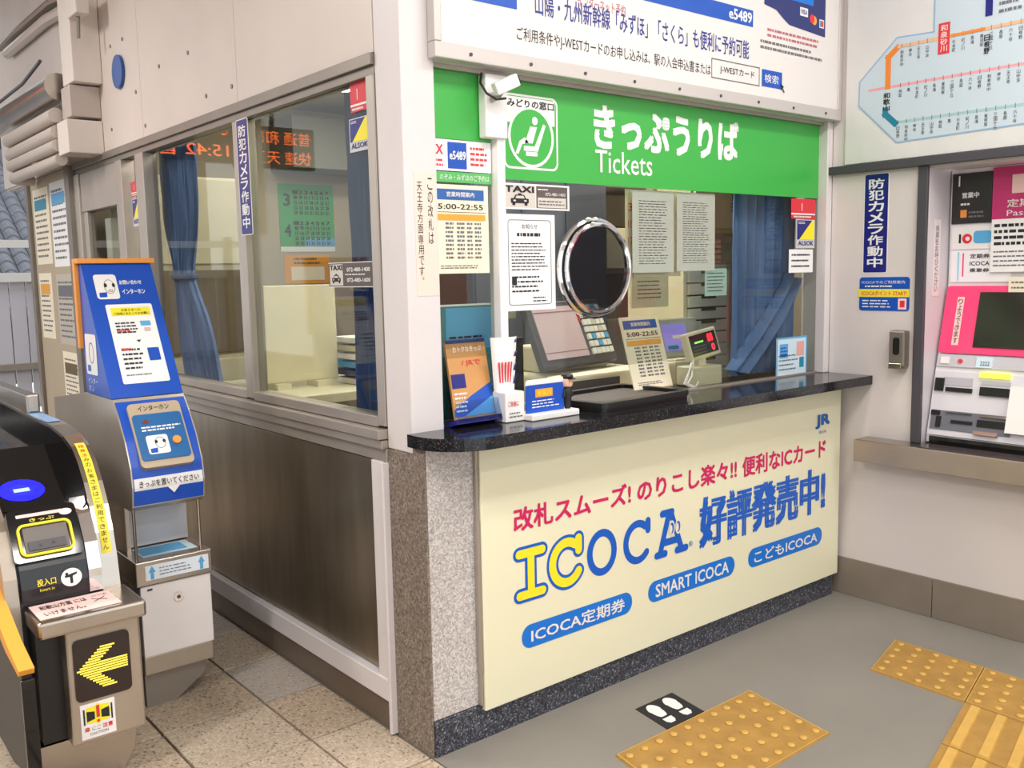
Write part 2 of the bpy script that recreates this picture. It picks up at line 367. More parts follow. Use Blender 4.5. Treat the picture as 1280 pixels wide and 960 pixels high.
# ------------------------------------------------------------------ counter
cb = empty('ticket_counter', (1, .0, 0), 'terrazzo and stone ticket counter body under the office window', 'counter')
D = -.055
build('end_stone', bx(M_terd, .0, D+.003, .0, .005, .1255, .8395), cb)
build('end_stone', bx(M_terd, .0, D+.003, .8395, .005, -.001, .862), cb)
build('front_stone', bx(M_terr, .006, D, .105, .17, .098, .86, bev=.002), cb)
build('body', bx(mat('counter_body', 'b4a89e', .5), .17, D+.005, .105, 1.95, .098, .86), cb)
build('plinth', bx(M_grnd, .006, D-.004, 0, 1.955, .098, .104, bev=.002), cb)
# granite slab, rounded corner
pts = [(-.018, .0)]
for i in range(9):
    t = math.radians(180+90*i/8); pts.append((.15-.018+.15*math.cos(t), -.05+.14*math.sin(t)))
pts += [(XR-.002, -.19), (XR-.002, -.002), (1.955, -.002), (1.955, .2), (.107, .2), (.107, -.002), (-.018, -.002)][0:]
pts = pts[1:]
sb = MB(M_grn).prism(FLOOR, pts, .862, .896)
build('counter_top', sb, label='polished black granite counter top with rounded corner below the ticket window', cat='counter top')
# cream advertising panel
FP = front(D-.018)
bd = bx(M_cream, .168, D-.018, .088, 1.968, D-.001, .858, bev=.002)
ad = build('advertising_panel', bd, label='cream advertising panel with blue and magenta lettering on the counter front', cat='sign')
build('edge_strip', bx(M_alu, .155, D-.014, .2, .166, D-.001, .64).box(.157, D-.012, .105, .166, D-.001, .86), ad)
t = MB(M_mag)
def tp(mb, fr, s, x0, y0, x1, y1, n=.0015, bold=0): return mb.text(fr, s, *fr.r(x0, y0, x1, y1), n=n, bold=bold)
u0, v0, u1, v1 = .284, .592, 1.862, .69
A = lambda x, y: FP.at(x, y)
def tline(mb, s, xl, ytl, ybl, xr, ytr, ybr, n=.0015, bold=.012):
    u0 = A(xl, (ytl+ybl)/2)[0]; u1 = A(xr, (ytr+ybr)/2)[0]; va = (A(xl, ybl)[1]+A(xr, ybr)[1])/2; vb = (A(xl, ytl)[1]+A(xr, ytr)[1])/2
    return mb.text(FP, s, u0, va, u1, vb, n, bold)
for s_, a_, b_, va_, vb_ in (('改札スムーズ!', .284, .762, .585, .652), ('のりこし楽々!!', .795, 1.302, .583, .652), ('便利なICカード', 1.338, 1.862, .58, .65)):
    build('lettering', MB(M_mag).text(FP, s_, a_, va_, b_, vb_, .0015, .022), ad)
t = MB(mat('deep_azure', '0a5cc4', .4)).text(FP, '好評発売中!', 1.106, .372, 1.86, .536, .0015, .045)
build('lettering', t, ad)
# the large word: two yellow outlined letters, then blue ones
def stroke(mb, pts, w_, n, closed=False):      # rounded brush stroke along a path
    k = len(pts); m_ = k if closed else k-1; L = []
    for i in range(k):
        a = pts[(i-1) % k] if closed or i else pts[0]; b = pts[(i+1) % k] if closed or i < k-1 else pts[-1]; dx, dy = b[0]-a[0], b[1]-a[1]; l = math.hypot(dx, dy) or 1; L.append((-dy/l*w_/2, dx/l*w_/2))
    vs = [FP.p(p[0]+e*o[0], p[1]+e*o[1], n) for p, o in zip(pts, L) for e in (1, -1)]
    mb.add(vs, [(2*i, 2*((i+1) % k), 2*((i+1) % k)+1, 2*i+1) for i in range(m_)])
    if not closed:
        for e, p in enumerate((pts[0], pts[-1])): mb.poly(FP, mb.ell(p[0], p[1], w_/2, w_/2, 14), n+.00006*(e+1))
def arcp(cu, cv, ru, rv, a0, a1, k=28): return [(cu+ru*math.cos(math.radians(a0+(a1-a0)*i/k)), cv+rv*math.sin(math.radians(a0+(a1-a0)*i/k))) for i in range(k+1)]
def UX(x, y): return A(x, y)[0]
B_, T_ = .392, .515
letters = [('y', [[(.300, T_), (.388, T_)], [(.344, T_), (.344, B_)], [(.300, B_), (.388, B_)]], .026),
           ('y', [arcp(.486, .4535, .058, .0615, 55, 325), [(.534, T_+.004), (.534, T_-.032)]], .028),
           ('b', [arcp(.634, .453, .053, .062, 0, 360)], .024),
           ('b', [arcp(.795, .453, .055, .060, 52, 318), [(.843, T_), (.843, T_-.03)]], .024),
           ('b', [[(.912, .523), (.96, .523)], [(.945, .52), (.9, .388)], [(.955, .52), (1.008, .388)], [(.92, .425), (.99, .425)], [(.885, .388), (.925, .388)], [(.985, .388), (1.03, .388)]], .024)]
for kind_, paths, w_ in letters:
    lt = MB(mat('deep_azure', '0a5cc4', .4)); n_ = .001
    if kind_ == 'y':
        for p_ in paths: stroke(lt, p_, w_+.018, n_); n_ += .0002
        lt.use(M_yel)
    for p_ in paths: stroke(lt, p_, w_, n_, False); n_ += .0002
    if len(paths) == 6:
        for dx in (.958, .99):
            lt.use(M_cream).poly(FP, lt.ell(dx, .468, .015, .026, 16), n_).use(MATS['deep_azure']).poly(FP, lt.ell(dx, .468, .010, .019, 16), n_+.0002).use(M_cream).poly(FP, lt.ell(dx-.004, .466, .006, .014, 12), n_+.0004)
        lt.use(M_azure).text(FP, '®', 1.045, .385, 1.065, .405, .0015)
    build('lettering', lt, ad)
for s_, (x0, y0, x1, y1), (tx0, ty0, tx1, ty1) in (('ICOCA定期券', (652, 783, 790, 770), (671, 774, 774, 777)), ('SMART ICOCA', (810, 725, 918, 718), (815, 722, 914, 720)), ('こどもICOCA', (935, 686, 1027, 681), (948, 682, 1015, 684))):
    u0 = UX(x0, y0+10); u1 = UX(x1, y1-10); vc = {652: .264, 810: .27, 935: .27}[x0]; h = .0355
    pl = MB(M_azure); pl.poly(FP, pl.rrect(u0, vc-h, u1, vc+h, h*.98, 8), .001)
    pl.use(M_white).text(FP, s_, u0+h*1.0, vc-.021, u1-h*1.0, vc+.021, .002, .014); build('lettering', pl, ad)
jr = MB(M_teal); jr.ms[0] = mat('logo_blue', '0f5fae', .4)
u, v = A(1020, 538); u2, v2 = A(1037, 519)
jr.text(FP, 'JR', 1.795, .698, 1.885, .748, .0015, .05); jr.text(FP, '西日本', 1.815, .675, 1.865, .688, .0015); build('lettering', jr, ad)

# ------------------------------------------------------------------ front window
wn = struct('window_3', MB(M_alu).box(.106, .02, 1.862, 1.956, .08, 1.874).box(.106, .03, .896, 1.956, .055, .902))
FGo = FG
gl = MB(M_glass); gl.prism(FG, [(.106, .902), (.32, .902), (.32, 1.862), (.106, 1.862)], -.008, 0); build('pane', gl, wn)
gl = MB(M_glass); gl.prism(FG, [(.352, .902), (.52, .902), (.52, 1.01), (1.12, 1.01), (1.12, .902), (1.956, .902), (1.956, 1.862), (.352, 1.862)], -.008, 0); build('pane', gl, wn)
build('mullion', bx(M_white, .322, .012, .898, .35, .06, 1.862, bev=.003), wn)
# green band
g0 = FG.at(625, 226)[1]
gb = build('green_sign', MB(M_green).plate(FG, .107, 1.682, .32, 1.861, .0025, .0005).plate(FG, .352, 1.583, 1.955, 1.861, .0025, .0005), label='green band sign for tickets across the top of the ticket window', cat='sign')
t = MB(M_white); Gs = FG.off(.003)
t.text(Gs, 'きっぷうりば', Gs.at(743, 160)[0], 1.70, Gs.at(922, 172)[0], 1.826, .0008, .035)
t.text(Gs, 'Tickets', Gs.at(744, 200)[0], 1.622, Gs.at(815, 204)[0], 1.69, .0008, .004); build('lettering', t, gb)
lo = MB(M_white); a = Gs.at(629, 160)[0]; b = Gs.at(697, 165)[0]; vb, vt = 1.615, 1.826
lo.ringp(Gs, lo.rrect(a, vb, b, vt, .022), lo.rrect(a+.006, vb+.006, b-.006, vt-.006, .018), .0005)
cu, cv, cr = (a+b)/2+.0, vb+.093, .088
lo.quad(Gs, a+.012, vb+.13, b-.012, vt-.008, .0004)
lo.use(M_green).poly(Gs, lo.ell(cu, cv, cr, cr), .0008); lo.use(M_white).ringp(Gs, lo.ell(cu, cv, cr, cr), lo.ell(cu, cv, cr-.009, cr-.009), .0010)
lo.poly(Gs, lo.ell(cu+.014, cv+.047, .011, .012, 12), .0013)
lo.poly(Gs, [(cu-.004, cv+.03), (cu+.022, cv+.03), (cu+.004, cv-.018), (cu-.026, cv-.018)], .0013)
lo.poly(Gs, [(cu-.026, cv-.002), (cu-.046, cv-.014), (cu-.062, cv-.05), (cu-.05, cv-.05), (cu-.036, cv-.022), (cu-.01, cv-.016)], .0013)
lo.poly(Gs, [(cu-.03, cv-.026), (cu+.012, cv-.026), (cu+.046, cv+.04), (cu+.056, cv+.036), (cu+.024, cv-.04), (cu-.03, cv-.04)], .0013)
lo.poly(Gs, [(cu-.022, cv-.042), (cu+.022, cv-.042), (cu+.022, cv-.054), (cu-.022, cv-.054)], .0013)
lo.use(M_txt).text(Gs, 'みどりの窓口', a+.016, vt-.036, b-.016, vt-.014, .0013, .02); build('pictogram', lo, gb)

# ------------------------------------------------------------------ fascia advert over the window
FA2 = front(-.03)
fa = bx(mat('poster_white', 'dfdad7', .35), .1, -.03, 1.90, XR-.012, -.002, 2.98, bev=.002)
pa = build('fascia_poster', fa, label='large white railway booking poster above the green ticket sign', cat='poster')
fm = MB(M_alu).box(.085, -.036, 1.874, XR-.006, -.002, 1.915, .003).box(.085, -.036, 1.915, .108, -.002, 2.98, .003).box(XR-.028, -.036, 1.915, XR-.006, -.002, 2.98, .003)
fm.ms[0] = mat('poster_frame', 'c9c3bf', .35, .3)
build('frame', fm, pa)
for k in range(9): sw = MB(M_dark); sw.prism(FA2, sw.ell(.2+.21*k, 1.893, .005, .005, 8), .006, .009); build('screw', sw, pa)
M_navt = mat('print_navy', '28358c', .5)
t = MB(M_navt); P = FA2
def tl(mb, fr, s, xl, yl, xr, yr, h, n=.001, bold=0):      # baseline through two pixels, height in metres
    a = fr.at(xl, yl); b = fr.at(xr, yr); v = (a[1]+b[1])/2; return mb.text(fr, s, a[0], v, b[0], v+h, n, bold)
tl(t, P, '山陽・九州新幹線「みずほ」「さくら」も便利に予約可能', 669, 26, 936, 68, .062, bold=.006)
t.use(M_txt); tl(t, P, 'ご利用条件やJ-WESTカードのお申し込みは、駅の入会申込書または', 646, 52, 888, 97, .042)
t.use(mat('print_rose', 'b86a78', .5)); a = P.at(722, 8); t.text(P, 'インターネット予約', a[0], a[1], a[0]+.2, a[1]+.035, .001)
build('lettering', t, pa)
q = MB(M_blue); a = P.at(583, 4); b = P.at(646, 12); q.quad(P, a[0]-.1, b[1], b[0], b[1]+.2, .001)
a = P.at(772, 0); b = P.at(941, 33); q.quad(P, a[0], b[1]-.003, b[0], b[1]+.052, .001)
q.use(M_white).text(P, 'e5489', P.at(911, 22)[0], b[1]+.008, P.at(939, 30)[0], b[1]+.042, .002, .02)
a = P.at(889, 97); b = P.at(949, 108); q.use(M_gtxt).ringp(P, [(a[0], b[1]), (b[0], b[1]), (b[0], b[1]+.064), (a[0], b[1]+.064)], [(a[0]+.003, b[1]+.003), (b[0]-.003, b[1]+.003), (b[0]-.003, b[1]+.061), (a[0]+.003, b[1]+.061)], .0015)
q.use(M_txt).text(P, 'J-WESTカード', a[0]+.045, b[1]+.018, b[0]-.03, b[1]+.046, .0015)
a2 = P.at(952, 110); b2 = P.at(977, 112); q.use(M_blue).quad(P, a2[0], b2[1], b2[0], b2[1]+.058, .0015)
q.use(M_white).text(P, '検索', a2[0]+.014, b2[1]+.014, b2[0]-.022, b2[1]+.044, .002)
c_ = P.at(975, 104); q.use(M_txt).poly(P, [(c_[0], c_[1]), (c_[0]+.022, c_[1]-.012), (c_[0]+.014, c_[1]-.015), (c_[0]+.026, c_[1]-.030), (c_[0]+.021, c_[1]-.032), (c_[0]+.009, c_[1]-.018), (c_[0]+.003, c_[1]-.026)], .0025)
a = P.at(955, 22); b = P.at(1031, 47); v_ = b[1]
q.use(mat('card_navy', '1c2b6e', .35)).poly(P, [(a[0], v_+.06), (a[0]+.07, v_+.052), (a[0]+.11, v_+.03), (a[0]+.15, v_+.012), (b[0], v_), (b[0], v_+.3), (a[0], v_+.3)], .001)
q.use(M_azure).quad(P, a[0]+.01, v_+.1, b[0]-.08, v_+.2, .0014)
q.use(M_white).quad(P, b[0]-.165, v_+.055, b[0]-.115, v_+.085, .0018).quad(P, b[0]-.04, v_+.03, b[0]-.01, v_+.06, .0018)
q.use(M_navt).text(P, 'VISA', b[0]-.16, v_+.062, b[0]-.12, v_+.078, .0022, .02)
q.use(M_orange).poly(P, q.ell(b[0]-.073, v_+.05, .016, .016, 16), .0018); q.use(M_red).poly(P, q.ell(b[0]-.088, v_+.054, .016, .016, 16), .0019)
q.use(M_teal).quad(P, b[0]-.036, v_+.034, b[0]-.026, v_+.056, .0022); q.use(M_red).quad(P, b[0]-.025, v_+.034, b[0]-.014, v_+.056, .0022)
q.use(mat('print_rose', 'b86a78')).lines(P, a[0]+.02, v_-.05, b[0]-.04, v_-.012, 2, .001, seg=.02); q.use(M_gtxt).lines(P, a[0]-.02, v_-.095, b[0], v_-.055, 2, .001, seg=.015)
build('print', q, pa)

# ------------------------------------------------------------------ security camera box on the window
FC = front(-.02)
a = FC.r(602, 97, 632, 157)
cm = empty('security_camera', (.345, 0, 1.87), 'small white security camera on a junction box at the green sign', 'camera')
build('junction_box', bx(M_white, .275, -.0, 1.69, .352, .034, 1.861, bev=.004), cm)
Fc = Fr((.293, -.045, 1.817), (.86, -.28, .42), (-.42, 0, .9))
build('camera_body', MB(M_white).box(-.02, -.016, -.016, .052, .018, .016, .004, Fc), cm)
build('lens', MB(M_black).box(.05, -.01, -.012, .057, .012, .012, .002, Fc), cm)
build('bracket', MB(M_alu).tube([(.295, .0, 1.79), (.296, -.03, 1.797), (.298, -.045, 1.81)], .008), cm)
build('cable', MB(M_black).tube([(.31, -.045, 1.79), (.28, -.04, 1.785), (.255, -.03, 1.80), (.25, -.01, 1.83), (.27, .01, 1.861)], .0035), cm)

# ------------------------------------------------------------------ stickers and papers on the glass
GS = FG.off(.0008)
def sign(name, fr, rect, m, label, cat='sign', t=.0015, n=.0006, group=None, rr=0):
    mb = MB(m)
    if rr: mb.prism(fr, mb.rrect(*rect, rr), n, n+t)
    else: mb.plate(fr, *rect, t, n)
    return build(name, mb, label=label, cat=cat, group=group)
def lit(p, mb, name='lettering'): return build(name, mb, p)
r = (.108, 1.597, .318, 1.68)
s1 = sign('sticker', GS, r, M_paper, 'white booking service sticker with a blue square, left end of ticket window', 'sticker')
q = MB(M_red).text(GS, 'EX', .116, 1.64, .152, 1.665, .003, .02).lines(GS, .112, 1.605, .152, 1.63, 2, .003)
q.use(M_blue).quad(GS, .168, 1.603, .232, 1.674, .0028).use(M_white).text(GS, 'e5489', .174, 1.628, .228, 1.65, .0035, .02)
q.use(M_red).lines(GS, .245, 1.61, .305, 1.668, 4, .003); lit(s1, q)
sg = sign('sticker', GS, (.108, 1.566, .318, 1.594), mat('mid_green', '55b860', .5), 'thin green strip sticker under the white booking sticker', 'sticker')
lit(sg, MB(M_white).text(GS, 'のぞみ・みずほのご予約は', .14, 1.572, .31, 1.588, .003))
def timetable(p, fr, u0, v0, u1, v1, n, hours, z=1):
    W = u1-u0; H = v1-v0; q = MB(M_blue)
    q.ms[0] = mat('header_blue', '2c5fa8', .5)
    q.quad(fr, u0+.06*W, v0+.83*H, u1-.08*W, v0+.95*H, n).use(M_white).text(fr, '営業時間案内', u0+.25*W, v0+.865*H, u1-.26*W, v0+.92*H, n+.0006, .01)
    q.use(M_txt).text(fr, hours, u0+.1*W, v0+.725*H, u1-.1*W, v0+.785*H, n, .008).quad(fr, u0+.05*W, v0+.69*H, u1-.05*W, v0+.695*H, n)
    q.use(M_orange).quad(fr, u0+.06*W, v0+.6*H, u1-.06*W, v0+.67*H, n)
    q.use(M_gtxt)
    for i in range(9):
        v = v0+(.55-.048*i)*H
        for c0, c1 in ((.22, .36), (.42, .56), (.6, .7), (.74, .86)):
            q.lines(fr, u0+c0*W, v, u0+c1*W, v+.03*H, 1, n, .8, .01, .05)
    q.lines(fr, u0+.12*W, v0+.05*H, u1-.2*W, v0+.1*H, 2, n)
    return build('print', q, p)
tt = sign('timetable_poster', GS, (.112, 1.318, .304, 1.56), M_paperb, 'beige opening hours poster on glass left of the white mullion', 'poster')
timetable(tt, GS, .112, 1.318, .304, 1.56, .003, '5:00-22:55')
tx = sign('taxi_sign', GS, (.354, 1.5, .618, 1.574), M_white, 'white framed taxi telephone sign below the green ticket sign', 'sign')
q = MB(M_dark); q.ms[0] = mat('sign_brown', '5a524e', .5)
q.quad(GS, .485, 1.505, .61, 1.569, .0025).use(mat('sign_sand', 'cfc8c0')).quad(GS, .49, 1.507, .603, 1.536, .003).quad(GS, .36, 1.505, .482, 1.569, .0025)
q.use(M_txt).text(GS, 'TAXI', .366, 1.549, .474, 1.566, .0035, .03)
def car(q, fr, u, v, w, h, n, bg):
    q.poly(fr, q.rrect(u, v+.2*h, u+w, v+.62*h, .1*h), n); q.poly(fr, [(u+.14*w, v+.58*h), (u+.26*w, v+.95*h), (u+.74*w, v+.95*h), (u+.86*w, v+.58*h)], n)
    q.quad(fr, u+.08*w, v, u+.24*w, v+.25*h, n).quad(fr, u+.76*w, v, u+.92*w, v+.25*h, n).quad(fr, u+.4*w, v+.95*h, u+.6*w, v+1.08*h, n)
    q.use(bg).poly(fr, [(u+.24*w, v+.62*h), (u+.31*w, v+.86*h), (u+.69*w, v+.86*h), (u+.76*w, v+.62*h)], n+.0005)
    for c in (.2, .8): q.poly(fr, q.ell(u+c*w, v+.42*h, .08*w, .09*h, 10), n+.0005)
car(q, GS, .387, 1.511, .068, .032, .0035, mat('sign_sand', 'cfc8c0'))
q.use(M_white).text(GS, '072-480-1400', .52, 1.542, .6, 1.551, .0036).lines(GS, .49, 1.556, .535, 1.563, 1, .0036)
q.use(M_gtxt).lines(GS, .495, 1.512, .6, 1.53, 2, .0038); lit(tx, q, 'print')
nt_ = sign('notice_paper', GS, FG.r(628, 267, 694, 386), M_paper, 'white framed notice sheet below the taxi sign', 'notice')
u0, v0, u1, v1 = FG.r(628, 267, 694, 386)
q = MB(M_gtxt); q.ringp(GS, q.rrect(u0+.016, v0+.016, u1-.016, v1-.016, .01), q.rrect(u0+.018, v0+.018, u1-.018, v1-.018, .009), .003)
q.use(M_txt).text(GS, 'お知らせ', (u0+u1)/2-.03, v1-.042, (u0+u1)/2+.03, v1-.028, .003)
q.lines(GS, u0+.05, v1-.066, u1-.05, v1-.052, 1, .003, .7); q.lines(GS, u0+.028, v0+.115, u1-.03, v1-.08, 9, .003, .35); q.lines(GS, u0+.028, v0+.05, u1-.05, v0+.105, 4, .003, .35)
q.quad(GS, u0+.028, v0+.075, u0+.046, v0+.1, .0035); q.lines(GS, u1-.09, v0+.022, u1-.03, v0+.042, 2, .003, .35); lit(nt_, q, 'print')
GI = front(GY+.0095)          # papers hung inside the glass
for k, (rr, lab) in enumerate((((790, 237, 842, 340), 'long white notice sheet inside glass, left of two printed sheets'), ((846, 240, 893, 338), 'long white notice sheet inside glass, right of two printed sheets'))):
    u0, v0, u1, v1 = GI.r(*rr); o = build('notice_paper', MB(M_paper).plate(GI, u0, v0, u1, v1, .0008), label=lab, cat='notice', group='printed sheets hung behind the glass')
    q = MB(M_gtxt).lines(GI, u0+.03, v0+.025, u1-.03, v1-.03, 27 if k else 24, .0015, .3, .02); lit(o, q, 'print')
Gi2 = front(GY+.03)
u0, v0, u1, v1 = Gi2.r(781, 236, 850, 345); o = build('calendar', MB(mat('calendar_cream', 'eadfbe', .6)).plate(Gi2, u0, v0, u1, v1, .002), label='cream calendar with red figures half hidden behind the white sheets', cat='calendar')
q = MB(M_red)
for k in range(5): q.text(Gi2, str(3+7*k if k else 3), u0+.012, v1-.07-.055*k, u0+.035, v1-.045-.055*k, .003)
lit(o, q, 'print')
u0, v0, u1, v1 = front(.33).r(787, 343, 833, 383); fr = front(.33)
o = build('notice_board', MB(M_creamd).plate(fr, u0, v0, u1, v1, .01), label='cream card panel behind the glass under the printed sheets', cat='board'); lit(o, MB(M_gtxt).lines(fr, u0+.03, v0+.03, u1-.04, v1-.02, 5, .012, .3), 'print')
fr = front(GY+.02); u0, v0, u1, v1 = fr.r(881, 336, 908, 369)
o = build('sticky_note', MB(mat('mint_paper', 'b8dcd8', .6)).plate(fr, u0, v0, u1, v1, .001), label='small pale green note hanging at the drawer tower top', cat='note'); lit(o, MB(M_gtxt).lines(fr, u0+.012, v0+.012, u1-.01, v1-.01, 6, .002, .3, .01), 'print')
# alarm stickers (one set on each pane)
def alarm(fr, r1, r2, where):
    o = sign('sticker', fr, r1, M_red, 'square red numbered alarm sticker '+where, 'sticker', group='red alarm stickers')
    u0, v0, u1, v1 = r1; W = u1-u0; H = v1-v0
    lit(o, MB(M_white).text(fr, '1', u0+.42*W, v0+.4*H, u0+.8*W, v0+.78*H, .003, keep=True).quad(fr, u0, v0+.2*H, u1, v0+.27*H, .0025).lines(fr, u0+.1*W, v0+.05*H, u1-.1*W, v0+.14*H, 1, .003, .8, .006))
    o = sign('sticker', fr, r2, mat('sticker_silver', 'c9c9cc', .4), 'blue and yellow ALSOK security sticker '+where, 'sticker', group='ALSOK security stickers')
    u0, v0, u1, v1 = r2; W = u1-u0; H = v1-v0
    q = MB(M_navy).quad(fr, u0+.04*W, v0+.3*H, u1-.04*W, v1-.03*H, .0025).use(M_yel).poly(fr, [(u0+.15*W, v0+.3*H), (u1-.04*W, v0+.3*H), (u1-.04*W, v1-.03*H), (u1-.16*W, v1-.03*H)], .003)
    q.use(M_navy).text(fr, 'ALSOK', u0+.1*W, v0+.1*H, u1-.08*W, v0+.25*H, .003, .02).use(M_white).lines(fr, u0+.1*W, v1-.16*H, u0+.45*W, v1-.07*H, 2, .003, .5, .006); lit(o, q)
alarm(GS, (1.775, 1.503, 1.935, 1.578), (1.81, 1.39, 1.935, 1.50), 'at the right end of the ticket window')
FWl = side(.018)
alarm(FWl, FWl.r(438, 106, 460, 136), FWl.r(437, 150, 463, 186), 'at the corner of the large side window')
FD = side(.02); a = FD.r(164, 228, 170, 245)
alarm(FD, (a[0], a[1], a[0]+.1, a[3]), (a[0], a[1]-.13, a[0]+.1, a[1]-.01), 'on the distant door glass')
o = sign('notice_paper', GS, (1.765, 1.296, 1.925, 1.385), M_paper, 'small white notice below the ALSOK sticker at the window right end', 'notice')
lit(o, MB(M_txt).lines(GS, 1.78, 1.31, 1.91, 1.375, 3, .003, .3, .012), 'print')
o = sign('guide_poster', GS, FG.r(970, 423, 1007, 467), M_pale, 'pale blue guide poster at the foot of the window by the curtain', 'poster')
u0, v0, u1, v1 = FG.r(970, 423, 1007, 467)
q = MB(M_lblue).quad(GS, u0+.02, v1-.08, u0+.075, v1-.025, .003).use(M_blue).lines(GS, u0+.025, v1-.072, u0+.07, v1-.034, 3, .0036, .5, .01).use(mat('rose', 'e6a8a0')).quad(GS, u1-.07, v1-.075, u1-.02, v1-.02, .003)
q.use(M_gtxt).lines(GS, u0+.015, v0+.02, u1-.06, v0+.09, 4, .003, .3).use(M_teal).quad(GS, u1-.05, v0+.03, u1-.02, v0+.07, .003).use(M_lblue).ringp(GS, [(u0, v0), (u1, v0), (u1, v1), (u0, v1)], [(u0+.006, v0+.006), (u1-.006, v0+.006), (u1-.006, v1-.006), (u0+.006, v1-.006)], .0032); lit(o, q, 'print')
Fq_ = side(.018); o = sign('taxi_sign', Fq_, (-.45, 1.285, -.19, 1.357), mat('sign_brown', '5a524e', .5), 'dark taxi telephone sign on the side window by the navy curtain', 'sign')
q = MB(mat('sign_sand', 'cfc8c0')).quad(Fq_, -.443, 1.29, -.365, 1.352, .0025).use(M_txt).text(Fq_, 'TAXI', -.44, 1.335, -.368, 1.349, .003, .03); car(q, Fq_, -.43, 1.296, .052, .026, .003, mat('sign_sand', 'cfc8c0'))
q.use(M_white).text(Fq_, '072-480-1400', -.34, 1.33, -.21, 1.341, .003, .02).text(Fq_, '072-480-1600', -.34, 1.30, -.21, 1.311, .003, .02).lines(Fq_, -.35, 1.318, -.22, 1.325, 1, .003).quad(Fq_, -.45, 1.355, -.19, 1.357, .0025).quad(Fq_, -.45, 1.285, -.19, 1.287, .0025); lit(o, q, 'print')
# corner post notice
PO = F0
o = sign('notice_strip', PO, (.03, 1.26, .1, 1.585), mat('clear_tape', 'e8d3c6', .25), 'translucent vertical notice strip taped to the white corner post', 'notice', t=.0008, n=.0002)
q = MB(M_txt).vtext(PO, 'この改札は', .072, 1.395, .088, 1.572, .0015).vtext(PO, '天王寺方面専用です。', .038, 1.285, .055, 1.56, .0015); lit(o, q)
# speaking disc
sd = empty('speaking_disc', (.715, GY, 1.185), 'round chrome rimmed speaking window in the ticket glass', 'speaking window')
q = MB(M_chrome); cu, cv, R_ = .714, 1.325, .148
for rr_, nn, tr in ((R_, .012, .010), (R_-.012, .03, .008)):
    q.tube([FG.p(cu+rr_*math.cos(2*math.pi*i/40), cv+rr_*math.sin(2*math.pi*i/40), nn) for i in range(41)], tr, 8)
build('rim', q, sd)
q = MB(M_tint); q.prism(FG, q.ell(cu, cv, R_-.004, R_-.004, 40), .02, .024); build('disc', q, sd)
# ------------------------------------------------------------------ things on the counter
zc = .8965
bs_ = empty('brochure_stand', (.2, -.01, zc), 'clear acrylic stand of orange and blue leaflets at counter left', 'brochure stand')
Fb = Fr((.128, .0, zc+.004), (1, .0, 0), (.07, .30, 1))
build('holder', MB(M_acry).box(0, 0, -.002, .155, .1, .002, 0, Fb).box(0, .0, -.05, .155, .004, .0, 0, Fb).box(0, 0, .034, .155, .06, .037, 0, Fb).use(M_navy).box(-.002, -.002, -.03, .157, .012, .037, 0, Fb), bs_)
o = build('leaflet', MB(mat('leaflet_orange', 'c79055', .4)).box(.008, .012, .006, .147, .235, .014, 0, Fb), label='orange and blue travel leaflet in the acrylic stand', cat='leaflet')
Fb2 = Fb.off(.0145)
q = MB(M_blue).poly(Fb2, [(.008, .02), (.147, .02), (.147, .11), (.07, .075), (.008, .04)], .0005).use(M_navy).quad(Fb2, .012, .10, .06, .14, .0006).use(M_lblue).poly(Fb2, [(.04, .02), (.147, .02), (.147, .07)], .0008)
q.use(M_white).text(Fb2, 'おトクなきっぷ', .03, .202, .13, .218, .001, .01).lines(Fb2, .015, .03, .06, .09, 5, .001, .4, .01).use(M_red).text(Fb2, '/ JRで', .055, .16, .12, .178, .001, .01).use(M_navy).quad(Fb2, .008, .228, .147, .238, .0008); lit(o, q, 'print')
# leaflet box
lb = empty('leaflet_box', (.31, -.02, zc), 'white leaflet box with curled blue printed leaflets standing up', 'leaflet box')
build('box', bx(M_white, .282, -.05, zc, .352, .01, zc+.085, bev=.003), lb)
Fx = front(-.05); lit(lb, MB(M_red).text(Fx, 'ご自由に', .29, zc+.045, .33, zc+.06, .001, .01).use(M_gtxt).lines(Fx, .295, zc+.01, .345, zc+.03, 2, .001, .4, .01))
q = MB(M_paper)
def arc(r, a0, a1, z0, z1, cx=.316, cy=.0, k=10):
    vs = []; 
    for i in range(k+1):
        a = math.radians(a0+(a1-a0)*i/k); 
        for z, s_ in ((z0, 1), (z1, 1.3)): vs.append((cx+r*s_*math.sin(a), cy-r*s_*.6*math.cos(a), z))
    return vs, [(2*i, 2*i+2, 2*i+3, 2*i+1) for i in range(k)]
z0 = zc+.085; q.add(*arc(.036, -85, 85, z0, z0+.155)); q.use(M_red)
for k in range(5): q.add(*arc(.0375, -45+13*k, -38+13*k, z0+.025, z0+.085, k=1))
q.use(M_navy)
for k in range(4): q.add(*arc(.0385, 30, 75, z0+.02+.034*k, z0+.045+.034*k, k=2))
q.sm = True; build('leaflet', q, lb)
# blue id stand with officer figurine
st = empty('name_plate_stand', (.44, -.03, zc), 'blue counter sign on a white stand by the black tray', 'counter sign')
Fs = Fr((.36, -.055, zc), (.985, .0, 0), (0, .22, 1))
build('stand', bx(M_white, .35, -.085, zc, .535, .0, zc+.018, bev=.003).box(.36, -.05, zc+.018, .5, -.044, zc+.11), st)
Fs = front(-.055)
build('sign_face', bx(M_gate_b, .355, -.055, zc+.018, .5, -.05, zc+.098), st)
q = MB(M_orange).quad(Fs, .388, zc+.062, .455, zc+.086, .001).use(M_yel).text(Fs, '御案内', .395, zc+.066, .448, zc+.082, .0015).use(M_white).lines(Fs, .375, zc+.03, .485, zc+.056, 3, .001, .35, .014).quad(Fs, .355, zc+.1, .5, zc+.115, .001); lit(st, q, 'print')
fg = empty('figurine', (.512, -.05, zc+.018), 'small figurine in black cap and dark uniform beside the blue counter sign', 'figurine')
